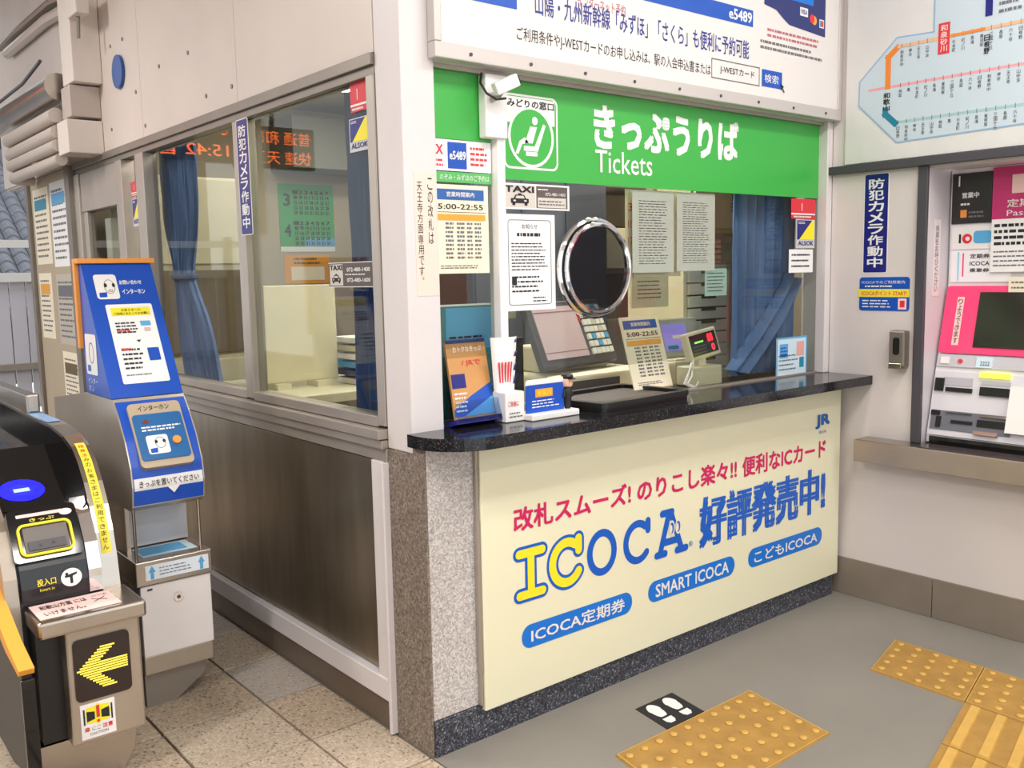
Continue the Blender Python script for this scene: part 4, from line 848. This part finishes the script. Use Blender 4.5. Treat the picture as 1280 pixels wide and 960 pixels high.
pad((.377, -.375), (.601, 0), (-.058, -.318), 10, 5, 'yellow dotted tactile pad below the cream counter panel')
E1 = (.291, .071); E2 = (-.007, -.311)
for k, lab in enumerate(('end of the row nearest the right corner', 'at the bend of the tactile path', 'past the bend towards the viewer')):
    pad((1.394+E2[0]*k, -.544+E2[1]*k), E1, E2, 5, 5, 'yellow dotted tactile pad, '+lab)
for r_ in range(2):
    for k in range(3):
        o0 = (1.394+E2[0]*(1+r_)-E1[0]*(k+1)-.004, -.544+E2[1]*(1+r_)-E1[1]*(k+1)); f = aff(o0, (E1[0]*.99, E1[1]*.99), (E2[0]*.99, E2[1]*.99))
        if r_ and k > 1: continue
        o = build('tactile_bar_pad', slab4(MB(M_tact), f, 0, 0, 1, 1, 0, .006, .006), label='yellow tactile guide pad with long bars, %s from the bend, %s row' % (('first', 'second', 'third')[k], ('far', 'near')[r_]), cat='tactile paving')
        for j in range(4): build('bar', slab4(MB(M_tactd), f, .025, .07+.245*j, .975, .17+.245*j, .006, .011, .008), o)
ff = aff((.622, -.222), (.166, 0), (-.024, -.147))
o = build('footprint_sign', slab4(MB(M_txt), ff, 0, 0, 1, 1, .0003, .0018), label='black square floor sticker with white shoe prints', cat='floor sign')
for ca in (.27, .71):
    q = MB(M_white); q.add([ff(ca+.15*math.cos(a)*(1 if math.sin(a) < 0 else .85), .36+.29*math.sin(a) if .36+.29*math.sin(a) < .6 else .6, .0024) for a in [2*math.pi*i/24 for i in range(24)]], [tuple(range(24))])
    q.add([ff(ca-.115, .67, .0024), ff(ca+.115, .67, .0024), ff(ca+.11, .8, .0024), ff(ca+.06, .88, .0024), ff(ca-.06, .88, .0024), ff(ca-.11, .8, .0024)], [(0, 1, 2, 3, 4, 5)]); build('shoe_print', q, o)

# ------------------------------------------------------------------ blue roundel on the left fascia, service boxes, pipes
a = L0.at(142, 90); b = L0.at(158, 90); u, v = L0.at(150, 90)
q = MB(mat('roundel_blue', '14509c', .35)); q.prism(Fr((-.002, 0, 0), (0, -1, 0), (0, 0, 1), (-1, 0, 0)), q.ell(u, v, .068, .07, 28), 0, .012)
build('blue_roundel', q, label='round blue sign mounted on the left fascia wall', cat='sign')
yb = 2.45; FBx = front(yb)
def bxp(m, px, y0, y1, bev=.004, name='service_box', label=None, x1=-.001):      # box whose near face is seen between pixel corners
    u0, v0, u1, v1 = front(y0).r(*px); return build(name, bx(m, u0, y0, v0, x1, y1, v1, bev=bev), label=label, cat='service box')
M_bx = mat('box_paint', 'dcd2ca', .45, var=.04)
bxp(M_bx, (82, -30, 128, 105), 2.45, 2.62, label='tall white service box high on the left wall')
bxp(mat('box_grey', 'b9aca4', .45), (86, 105, 114, 147), 2.50, 2.64, label='grey junction box directly under the tall white service box')
bxp(M_bx, (83, 148, 115, 192), 2.49, 2.66, label='lowest white service box above the door')
q = MB(M_bx); u0, v0, u1, v1 = front(2.40).r(85, 0, 104, 24)
lp = build('wall_lamp', q.box(u0, 2.3, v0, u1, 2.44, v1+.02, .006), label='small floodlight mounted on top of the white service box', cat='lamp')
build('bracket', MB(M_alud).tube([((u0+u1)/2, 2.37, v0), ((u0+u1)/2-.005, 2.37, v0-.09)], .008), lp)
M_pipe = mat('pipe_paint', 'c9bdb3', .4, .2)
for k, (z, r, x, lab) in enumerate(((2.215, .062, -.13, 'thick grey insulated duct beside the service boxes'), (2.085, .034, -.15, 'topmost thin pipe under the grey duct'), (2.01, .03, -.15, 'second thin pipe under the grey duct'), (1.95, .028, -.15, 'third thin pipe under the grey duct'), (1.885, .028, -.14, 'lowest thin pipe above the notice board'))):
    pts_ = [(x, 2.68, z), (x, 3.6, z+.0), (x+.01, 3.7, z), (x+.05, 3.75, z), (-.02, 3.76, z)] if k else [(x, 2.68, z), (x, 4.1, z)]
    build('pipe', MB(M_pipe if k else M_ssl).tube(pts_, r, 14), label=lab, cat='pipe', group='pipes along the left wall')
build('conduit', MB(M_alud).tube([(-.03, 2.75, 2.66), (-.03, 3.1, 2.70), (-.03, 3.9, 2.71), (-.03, 4.25, 2.70), (-.03, 4.4, 2.75)], .02), label='upper grey conduit crossing the left wall above the duct', cat='conduit')
build('conduit', MB(M_pipe).tube([(-.03, 2.72, 2.60), (-.03, 3.2, 2.635), (-.03, 4.1, 2.64)], .028), label='lower pale conduit on the left wall below the thinner one', cat='conduit')
build('cable', MB(M_dark).tube([(-.20, 2.68, 2.32), (-.21, 3.0, 2.27), (-.2, 3.6, 2.27), (-.2, 4.2, 2.32)], .008), label='thin cable sagging in front of the grey duct', cat='cable')
# notice board papers
PB = side(-.003); 
nb = build('notice_board', bx(mat('board_tan', 'b5a58c', .6), -.004, 3.12, .5, -.0005, 3.92, 1.88), label='tan notice board on the wall beyond the distant door', cat='notice board')
pps = [(3.54, 1.42, 3.88, 1.84), (3.16, 1.40, 3.50, 1.85), (3.60, 1.0, 3.88, 1.37), (3.14, .98, 3.50, 1.36), (3.16, .62, 3.48, .94)]
for k, (ya, za, yb_, zb) in enumerate(pps):
    fr = side(-.0042); o = build('notice_paper', MB([M_paperb, M_paper, M_paperb, mat('paper_greyed', 'bdb6aa', .6), M_paperb][k]).plate(fr, -yb_, za, -ya, zb, .001), label='%s sheet on the tan notice board' % ['upper left beige', 'upper right white', 'middle left beige', 'middle right grey', 'lowest beige'][k], cat='notice', group='sheets on the notice board')
    q = MB(M_gtxt).lines(fr, -yb_+.03, za+.03, -ya-.03, zb-.03, 11, .0016, .35, .03); q.use([M_teal, M_lblue, M_orange, M_gtxt, M_brown][k]).quad(fr, -yb_+.03, zb-.12, -ya-.05, zb-.06, .002); lit(o, q, 'print')
# ------------------------------------------------------------------ outdoors beyond: tiled roof and fence
rf = MB(mat('roof_tile', '6d7079', .5, var=.2, vscale=10))
for i in range(20):
    for j in range(26):
        x = -1.6+.16*j; y = 7.6+.14*i; z = 1.05+.09*i; k = 5
        rf.add([(x+.15*q/k, y+e*.17, z+.05*math.sin(math.pi*q/k)+e*.09) for e in (0, 1) for q in range(k+1)]+[(x+.15*q/k, y, z-.03) for q in range(k+1)], [(q, q+1, k+2+q, k+1+q) for q in range(k)]+[(2*k+2+q, 2*k+3+q, q+1, q) for q in range(k)])
hs = build('tiled_roof', rf, label='grey pantile roof of a house beyond the platform fence', cat='roof'); hs['kind'] = 'stuff'
fe = empty('platform_fence', (-.3, 6.3, 0), 'pale ribbed metal fence with rails beyond the notice board', 'fence')
M_fen = mat('fence_pale', 'd5d3de', .4)
for k in range(26): build('panel', bx(M_fen, -2.2+.12*k, 6.3, .3, -2.092+.12*k, 6.33, 1.33, bev=.004), fe)
build('rail', bx(M_white, -2.3, 6.24, 1.33, 1.0, 6.30, 1.40), fe); build('rail', bx(M_white, -2.3, 6.24, 1.60, 1.0, 6.28, 1.66), fe); build('rail', bx(M_alu, -2.3, 6.24, .62, 1.0, 6.30, .67), fe)
for k in range(4): build('post', bx(M_alu, -2.1+.9*k, 6.22, 0, -2.04+.9*k, 6.3, 1.7), fe)
for (x_, y_, z_, w_), t1_, t2_, lab in (((-3.5, 8.1, 2.62, .9), '普通 和歌山', '快速 天王寺', 'far black departure board with orange lamps over the platform'), ((-2.1, 7.3, 2.55, .95), 'きのくに 2番のりば', '15:42 普通', 'nearer black departure board with orange lamps over the platform')):
    fr = front(y_); o = build('departure_board', bx(M_black, x_-w_/2-.05, y_, z_-.05, x_+w_/2+.05, y_+.12, z_+.42, bev=.005).box(x_-.02, y_+.04, z_+.42, x_+.02, y_+.08, 4.5), label=lab, cat='display')
    lit(o, MB(mat('led_orange', 'ff6a20', .4, emit=7)).text(fr, t1_, x_-w_/2, z_+.22, x_+w_/2, z_+.37, .004, 0).text(fr, t2_, x_-w_/2, z_, x_+w_/2, z_+.15, .004, 0))
struct('wall_distant', bx(mat('distant_dark', '3a3330', .7), -4, 11.5, 0, 3, 11.7, 5))

# ------------------------------------------------------------------ gate with card reader (near)
FX = Fr((0, 0, 0), (0, 1, 0), (0, 0, 1), (1, 0, 0))       # u = y, v = z, n = x
def prx(mb, pts, xa, xb): return mb.prism(FX, pts, xa, xb)
G = empty('ticket_gate', (-.75, 1.2, 0), 'near stainless ticket gate with glowing blue card reader and arrow display', 'ticket gate')
fin = [(.56, .485), (.572, .56), (.592, .63), (.622, .70), (.662, .76), (.71, .812), (.764, .848), (.85, .872), (.986, .885), (2.4, .90)]
q = prx(MB(M_ssl), fin+[(2.4, .14), (.5, .14)], -.66, -.61); q.ms[0] = mat('gate_steel', 'c0b8ae', .2, 1, var=.08, vscale=4); build('side_wall', q, G)
fin2 = [(.53, .49), (.54, .56), (.565, .63), (.60, .675), (.68, .725), (1.0, .845), (2.4, .868)]
build('side_wall', prx(MB(M_ssb), fin2+[(2.4, .14), (.5, .14)], -.90, -.868), G)
core = [(.545, .49), (.545, .545), (.562, .605), (.60, .66), (.68, .705), (1.0, .825), (2.4, .85)]
build('body', prx(MB(mat('gate_core', '2c2a2b', .3)), core+[(2.4, .14), (.5, .14)], -.868, -.66), G)
ct = MB(M_black); cov = [(.54, .495), (.535, .53), (.546, .578), (.553, .60)]
cs = [(.533, .495), (.526, .53), (.537, .58), (.556, .615), (.56, .60), (.545, .5)]
q = prx(MB(mat('cover_black', '25282c', .25)), cs, -.862, -.70); q.sm = False; build('inlet_cover', q, G)
build('trim_strip', prx(MB(M_chrome), [(.53, .49), (.53, .55), (.552, .62), (.60, .69), (.68, .72), (.68, .70), (.56, .5)], -.697, -.664), G)
Fi = Fr((-.788, .566, .645), (1, 0, 0), (0, .52, .85))
q = MB(M_yel); q.ringp(Fi, q.rrect(-.066, -.043, .066, .045, .018), q.rrect(-.060, -.037, .060, .039, .013), .004, .014); build('inlet_ring', q, G)
q = MB(M_blackg); q.prism(Fi, q.rrect(-.082, -.055, .086, .09, .012), -.03, .004); build('inlet_housing', q, G)
build('inlet', MB(mat('inlet_grey', '6e6864', .55)).plate(Fi, -.052, -.033, .055, .036, .004, .004).use(M_dark).plate(Fi, -.045, -.028, .045, -.004, .004, .008).use(M_black).plate(Fi, -.02, -.02, -.014, -.014, .002, .012).plate(Fi, .012, -.018, .018, -.012, .002, .012), G)
q = MB(M_pp).quad(Fi, -.06, .066, .052, .075, .0045).use(M_yelp).text(Fi, 'きっぷ', -.03, .052, .03, .061, .0045, .01).use(M_white); q.poly(Fi, q.ell(.06, .066, .016, .009, 14), .0047); build('label', q, G)
Fk = Fr((-.78, .5285, .545), (1, 0, 0), (0, .12, .99))
q = MB(M_yelp).text(Fk, '投入口', -.045, -.012, .0, .006, .004, .02).text(Fk, 'Insert in', -.04, -.026, -.005, -.018, .004).use(M_white); q.poly(Fk, q.ell(.038, -.004, .026, .024, 22), .004)
q.use(M_txt).poly(Fk, [(.022, .002), (.052, .008), (.052, .003), (.041, -.001), (.041, -.02), (.034, -.02), (.034, -.003), (.022, -.003)], .0045).poly(Fk, q.ell(.027, .006, .004, .004, 8), .0046); build('lettering', q, G)
# reader deck
zd = .70
FDk = Fr((0, .68, .709), (1, 0, 0), (0, .32, .12), (0, -.12, .32))
dk_ = prx(MB(M_blackg), [(.68, .708), (1.0, .828), (2.35, .853), (2.35, .84), (1.0, .815), (.68, .700)], -.866, -.661); build('reader_deck', dk_, G)
build('inner_face', prx(MB(M_blackg), [(.64, .69), (.66, .752), (.71, .804), (.764, .842), (.85, .866), (.986, .879), (2.35, .895), (2.35, .84), (1.0, .815), (.68, .695)], -.664, -.6605), G)
cu, cv = FDk.at(27, 613); pass
q = MB(M_ring); q.ringp(FDk, q.ell(cu, cv, .058, .058, 36), q.ell(cu, cv, .03, .030, 36), .0005); q.use(mat('reader_glow_dim', '2222c8', .3, emit=.8)); q.poly(FDk, q.ell(cu, cv, .03, .03, 28), .0006)
q.use(mat('reader_label', '9fc0e8', .3, emit=.5)).quad(FDk, cu-.02, cv-.009, cu+.02, cv+.009, .001); build('reader_light', q, G)
# yellow tape following the right side wall edge
def onfin(t):
    L = [0]; 
    for a, b in zip(fin, fin[1:]): L.append(L[-1]+math.dist(a, b))
    for i in range(len(fin)-1):
        if L[i+1] >= t: k = (t-L[i])/(L[i+1]-L[i]); a, b = fin[i], fin[i+1]; d = V3((0, b[0]-a[0], b[1]-a[1])).normalized(); return V3((0, a[0]+(b[0]-a[0])*k, a[1]+(b[1]-a[1])*k)), d
q = MB(M_yelp); vs = []
for i in range(19):
    p_, d = onfin(.09+.36*i/18); nn = V3((0, -d.z, d.y)); vs += [V3((-.648, p_.y, p_.z))+nn*.0012, V3((-.622, p_.y, p_.z))+nn*.0012]
q.add(vs, [(2*i, 2*i+1, 2*i+3, 2*i+2) for i in range(18)]); tp_ = build('tape', q, G, label='yellow tape with vertical lettering')
q = MB(M_txt); s_ = '精算済みのお客さまはご利用できません'[::-1]
for i, ch in enumerate(s_):
    p_, d = onfin(.10+.34*i/len(s_)); f_ = Fr((-.643, p_.y, p_.z), (1, 0, 0), d, (0, -d.z, d.y)); (q.use(M_red) if i > 14 else q.use(M_txt)).text(f_, ch, 0, 0, .015, .014, .002)
build('lettering', q, tp_)
build('top_label', MB(mat('label_skyblue', '8fb4e0', .3)).box(-.655, 1.05, .887, -.615, 1.5, .8885), G)
build('top_cover', bx(M_ssl, -.655, 1.3, .888, -.615, 2.38, .95, bev=.006), G)
# shelf with pink notice
q = MB(M_ssl); q.box(-.862, .375, .44, -.60, .56, .484, .008); build('shelf', q, G)
Fz = Fr((0, 0, .4845), (1, 0, 0), (0, 1, 0), (0, 0, 1))
q = bx(M_pp, -.85, .40, .4842, -.655, .525, .4852); pk = build('notice_card', q, label='pink card taped on the near gate shelf', cat='notice')
lit(pk, MB(M_txt).text(Fz, '和歌山方面 には', -.832, .473, -.72, .505, .0014, .01).text(Fz, 'いけません。', -.832, .42, -.735, .45, .0014, .004).text(Fz, '✕', -.71, .45, -.675, .48, .0014).use(M_gtxt).text(Fz, '(のりば)', -.705, .487, -.665, .508, .0014))
# end box
build('end_box', bx(M_ssb, -.797, .405, .13, -.612, .6, .44, bev=.006).use(M_black).box(-.855, .45, .14, -.797, .7, .44), G)
Fe_ = front(.405)
q = MB(M_blackg); q.ms[0] = mat('display_black', '2a1d1a', .25); a = Fe_.r(91, 795, 162, 862); uu0, uu1, vv0, vv1 = -.782, -.643, .245, .41
q.prism(Fe_, q.rrect(uu0, vv0, uu1, vv1, .014), .0005, .004); dsp = build('arrow_display', q, G)
q = MB(M_led); W = uu1-uu0; H = vv1-vv0; cv = (vv0+vv1)/2; hh = .056
x_tip = uu0+.006
for k in range(17):
    v = cv-hh+2*hh*(k+.5)/17; dv_ = abs(v-cv); xa = x_tip+dv_*1.12
    xb = uu1-.008 if dv_ < .019 else xa+.036
    if dv_ < .019: xa = xa
    q.quad(Fe_, xa, v-.0021, xb, v+.0021, .005)
build('arrow', q, dsp)
a0, b0, a1, b1 = -.775, .142, -.69, .236
cs_ = build('caution_sticker', MB(M_white).plate(Fe_, a0, b0, a1, b1, .001, .0005), label='white and yellow door caution sticker below the arrow display', cat='sticker')
q = MB(M_yel).poly(Fe_, [((a0+a1)/2, b0+.034), (a1-.006, (b0+.034+b1)/2), ((a0+a1)/2, b1-.004), (a0+.006, (b0+.034+b1)/2)], .002).quad(Fe_, a0+.014, b0+.04, a1-.014, b1-.01, .0019)
cy = (b0+b1)/2+.014
for sg in (-1, 1): q.use(M_txt).poly(Fe_, [((a0+a1)/2+sg*.008, cy-.011), ((a0+a1)/2+sg*.028, cy-.015), ((a0+a1)/2+sg*.028, cy+.013), ((a0+a1)/2+sg*.008, cy+.009)], .0025).quad(Fe_, (a0+a1)/2+sg*.034-.002, cy-.022, (a0+a1)/2+sg*.034+.002, cy+.02, .0025)
q.use(M_red).quad(Fe_, (a0+a1)/2-.004, cy-.008, (a0+a1)/2+.004, cy+.024, .003).poly(Fe_, q.ell((a0+a1)/2, cy-.018, .004, .004, 10), .003)
q.text(Fe_, '扉', a0+.008, b0+.02, a0+.02, b0+.032, .002, .02).use(M_txt).text(Fe_, 'にご', a0+.026, b0+.02, a0+.048, b0+.031, .002).use(M_red).text(Fe_, '注意', a0+.052, b0+.02, a1-.008, b0+.032, .002, .02).use(M_txt).text(Fe_, 'CAUTION', a0+.02, b0+.008, a1-.02, b0+.015, .002); lit(cs_, q, 'print')
build('pedestal', MB(M_ssl).prism(Fr((0, .46, 0), (1, 0, 0), (0, 0, 1), (0, -1, 0)), [(-.86, 0.0), (-.66, 0.0), (-.63, .06), (-.62, .13), (-.88, .13)], -1.9, .0), G)
# flap door
Yf = [(.27, .16), (.27, .405), (.40, .425), (.62, .50), (.80, .56), (1.1, .60), (1.1, .14), (.45, .12)]
fd = empty('gate_flap', (-.93, .6, .12), 'dark gate flap with a thick yellow upper edge left of the arrow box', 'gate flap')
build('flap', prx(MB(mat('flap_black', '2a2624', .45)), Yf, -.925, -.905), fd)
ye = [(.27, .405), (.40, .425), (.62, .50), (.80, .56), (1.1, .60), (1.1, .625), (.78, .60), (.60, .535), (.38, .45), (.262, .42)]
build('yellow_edge', prx(MB(M_orange), [(a, b+.002) for a, b in ye], -.932, -.898), fd); MATS['orange_print']
build('end_rubber', bx(M_blackg, -.93, .255, .17, -.90, .269, .40, bev=.003), fd)

# ------------------------------------------------------------------ intercom gate (far)
I = empty('intercom_gate', (-.39, 1.2, 0), 'stainless gate with blue intercom console beside the office wall', 'ticket gate')
xa, xb = -.502, -.282
con = [(.895, .955), (.85, .905), (.80, .835), (.765, .76), (.757, .70), (.768, .64), (.79, .625), (1.6, .625), (1.6, .90), (1.18, .955)]
q = prx(MB(M_ssb), con, xa, xb); q.ms[0] = mat('gate_steel_b', 'c2b9ae', .36, .7, var=.1, vscale=3); build('console', q, I)
def conat(t):          # curved front of the console
    P_ = con[:6][::-1]; L = [0]
    for a, b in zip(P_, P_[1:]): L.append(L[-1]+math.dist(a, b))
    t = min(t, L[-1]-1e-6)
    for i in range(len(P_)-1):
        if L[i+1] > t: k = (t-L[i])/(L[i+1]-L[i]); a, b = P_[i], P_[i+1]; return a[0]+(b[0]-a[0])*k, a[1]+(b[1]-a[1])*k
def skin(m, x0, x1, t0, t1, n, k=12):
    mb = MB(m); vs = []
    for i in range(k+1):
        t = t0+(t1-t0)*i/k; y, z = conat(t); y2, z2 = conat(t+.004); y1, z1 = conat(max(0, t-.004)); d = V3((0, y2-y1, z2-z1)).normalized(); nn = V3((0, -d.z, d.y)); vs += [V3((x0, y, z))+nn*n, V3((x1, y, z))+nn*n]
    mb.add(vs, [(2*i, 2*i+1, 2*i+3, 2*i+2) for i in range(k)]); mb.sm = True; return mb
LT = .34
build('blue_face', skin(M_gate_b, xa+.004, xb-.004, .004, .345, .0015, 20), I)
y_, z_ = conat(.045); y2_, z2_ = conat(.085); Fw1 = Fr((0, y_, z_), (1, 0, 0), (0, y2_-y_, z2_-z_))
y_, z_ = conat(.05)
build('strip', skin(M_white, xa+.006, xb-.006, .052, .088, .0025), I)
Fw1 = Fr((0, conat(.07)[0], conat(.07)[1]), (1, 0, 0), (0, .02, 1))
q = MB(M_txt).text(Fw1, 'きっぷを置いてください', xa+.02, -.009, xb-.02, .010, .006, .006).use(M_white).poly(Fw1, [(-.40, -.0155), (-.36, -.0155), (-.38, -.038)], .005); build('lettering', q, I)
# phone panel on the sloping face
pa_, pb_ = V3((0, *conat(.12))), V3((0, *conat(.33))); dd = (pb_-pa_).normalized(); Fp = Fr((xa, pa_.y, pa_.z), (1, 0, 0), dd, (0, -dd.z, dd.y))
q = MB(mat('phone_frame', 'b5a48c', .4)); q.prism(Fp, q.rrect(.03, -.01, .19, .205, .014), -.004, .016)
q.use(mat('phone_blue', '15609f', .35)); q.prism(Fp, q.rrect(.036, .012, .184, .165, .01), .016, .02); ph = build('intercom_unit', q, I)
q = MB(M_txt).text(Fp, 'インターホン', .06, .178, .155, .196, .0165, .01).use(M_white); q.poly(Fp, q.rrect(.06, .03, .125, .092, .008), .0206); q.lines(Fp, .055, .105, .175, .125, 2, .0206, .5, .012)
q.use(M_txt); q.ringp(Fp, q.ell(.1, .066, .016, .019, 16), q.ell(.1, .066, .0145, .0175, 16), .021); q.poly(Fp, q.ell(.088, .07, .005, .006, 8), .0211); q.poly(Fp, q.ell(.112, .07, .005, .006, 8), .0211)
q.use(M_gate_b).poly(Fp, [(.066, .034), (.086, .034), (.088, .05), (.066, .048)], .0212); q.use(M_orp); q.prism(Fp, q.ell(.15, .068, .013, .013, 16), .02, .026); q.use(mat('maroon', '6a2a22')).poly(Fp, [(.06, .138), (.072, .148), (.084, .138), (.072, .13)], .021)
build('label', q, ph)
# upper blue board
bp_ = [(.90, .957), (1.13, 1.372), (1.16, 1.372), (1.16, .957)]
tb = empty('intercom_board', (-.39, 1.05, .956), 'tilted blue intercom instruction board with orange back on the far gate', 'sign')
build('board', prx(MB(M_gate_b), bp_, xa, xb), tb)
build('back_board', bx(M_orp, xa-.012, 1.161, 1.10, xb+.012, 1.185, 1.39, bev=.002).box(xa-.012, 1.122, 1.374, xb+.012, 1.161, 1.39, .002), tb, label='orange back board')
dd = V3((0, .23, .415)).normalized(); Fu = Fr((xa, .90, .957), (1, 0, 0), dd, (0, -dd.z, dd.y)); HT = math.hypot(.23, .415)
q = MB(M_paper); q.poly(Fu, q.rrect(.045, .045, .19, .325, .006), .0012); q.use(M_yel).quad(Fu, .058, .283, .18, .312, .002); q.use(M_txt).text(Fu, 'お客さまへの', .09, .298, .15, .308, .0026).text(Fu, 'ご利用にあたってのお願い', .064, .286, .176, .295, .0026, .006)
q.lines(Fu, .062, .218, .128, .262, 4, .0026, .45, .012).lines(Fu, .062, .09, .128, .17, 5, .0026, .4, .012); q.use(M_red).lines(Fu, .062, .222, .11, .234, 1, .003, .5, .01).lines(Fu, .062, .158, .10, .170, 1, .003, .6, .01); q.use(M_gtxt).lines(Fu, .06, .07, .16, .078, 1, .0026, .5, .008)
q.use(M_lblue).quad(Fu, .14, .245, .172, .262, .0026).use(mat('rose2', 'd8b0c0')).quad(Fu, .148, .225, .168, .238, .0026).use(M_gate_b).quad(Fu, .142, .12, .178, .165, .0026).use(M_txt).poly(Fu, [(.115, .195), (.13, .195), (.1225, .186)], .0026); build('instruction_sheet', q, tb)
q = MB(M_white); q.poly(Fu, q.rrect(.028, .345, .098, .435, .01), .0012); q.use(M_txt); q.ringp(Fu, q.ell(.072, .39, .017, .026, 16), q.ell(.072, .39, .0155, .0245, 16), .002); q.poly(Fu, q.ell(.06, .395, .005, .008, 8), .0021); q.poly(Fu, q.ell(.085, .395, .005, .008, 8), .0021)
q.ringp(Fu, q.ell(.073, .375, .007, .004, 10), q.ell(.073, .375, .005, .0025, 10), .0021)
q.use(M_gate_b).poly(Fu, [(.035, .352), (.058, .352), (.06, .37), (.036, .368)], .002); q.use(M_white).text(Fu, 'お問い合わせ', .105, .397, .175, .413, .0015, .02).text(Fu, 'インターホン', .108, .362, .18, .38, .0015, .02); build('pictogram', q, tb)
Fsd = side(xa); q = MB(M_white); q.poly(Fsd, q.rrect(-1.14, 1.02, -1.02, 1.15, .01), .001); q.use(M_txt); q.ringp(Fsd, q.ell(-1.075, 1.09, .025, .034, 16), q.ell(-1.075, 1.09, .022, .031, 16), .0015); q.use(M_gate_b).quad(Fsd, -1.125, 1.03, -1.09, 1.05, .0015).use(M_white).text(Fsd, 'インター', -1.13, .99, -1.03, 1.01, .001).text(Fsd, 'ホン', -1.13, .965, -1.07, .985, .001); build('side_pictogram', q, tb)
# niche with shelf, lower boxes
build('niche_back', bx(mat('niche_white', 'dcd8da', .3), xa+.012, .93, .475, xb-.002, .945, .625), I)
build('side_wall', bx(M_ssl, xa, .85, .14, xa+.012, 1.6, .625).box(xb-.012, .95, .14, xb, 1.6, .625), I)
for x_ in (xa+.008, xb-.014): build('post', MB(M_ssl).tube([(x_, .79, .47), (x_, .79, .632)], .005, 8), I)
build('ticket_shelf', bx(M_ssl, xa-.008, .755, .395, xb+.008, .95, .472, bev=.004), I)
Fn = Fr((0, 0, .4725), (1, 0, 0), (0, 1, 0), (0, 0, 1)); build('shelf_label', bx(M_pale, xa+.03, .80, .4722, xb-.02, .91, .4732).use(M_lblue).box(xa+.035, .815, .4732, xb-.045, .9, .4738), I)
Fh = front(.755); q = MB(mat('label_cool', 'e3ecf4', .4)).plate(Fh, xa+.02, .412, xb-.005, .458, .001, .0002).use(M_lblue)
for x_ in (xa+.04, xb-.028): q.poly(Fh, [(x_-.005, .414), (x_+.005, .414), (x_+.005, .436), (x_+.011, .436), (x_, .456), (x_-.011, .436), (x_-.005, .436)], .002)
q.use(M_gtxt).lines(Fh, xa+.062, .42, xb-.055, .45, 3, .002, .3, .014); build('label', q, I)
q = bx(mat('gate_white', 'ebe4e1', .4), xa+.004, .762, .17, xb+.002, .94, .393, bev=.003); lw_ = build('cover', q, I)
fr = front(.762); q = MB(M_chrome); q.prism(fr, q.ell(-.385, .34, .014, .014, 18), 0, .004); q.use(M_dark).prism(fr, q.ell(-.385, .34, .006, .006, 10), .004, .005).quad(fr, -.478, .377, -.462, .384, .001); build('lock', q, lw_)
build('lower_panel', bx(M_ssb, xa+.004, .768, .11, xb, 1.6, .169, bev=.003), I)
build('pedestal', MB(mat('pedestal_grey', '8f867c', .45, .5)).prism(Fr((0, .79, 0), (1, 0, 0), (0, 0, 1), (0, -1, 0)), [(xa+.01, 0), (xb-.12, 0), (xb-.03, .06), (xb-.01, .11), (xa+.008, .11)], -.8, 0), I)
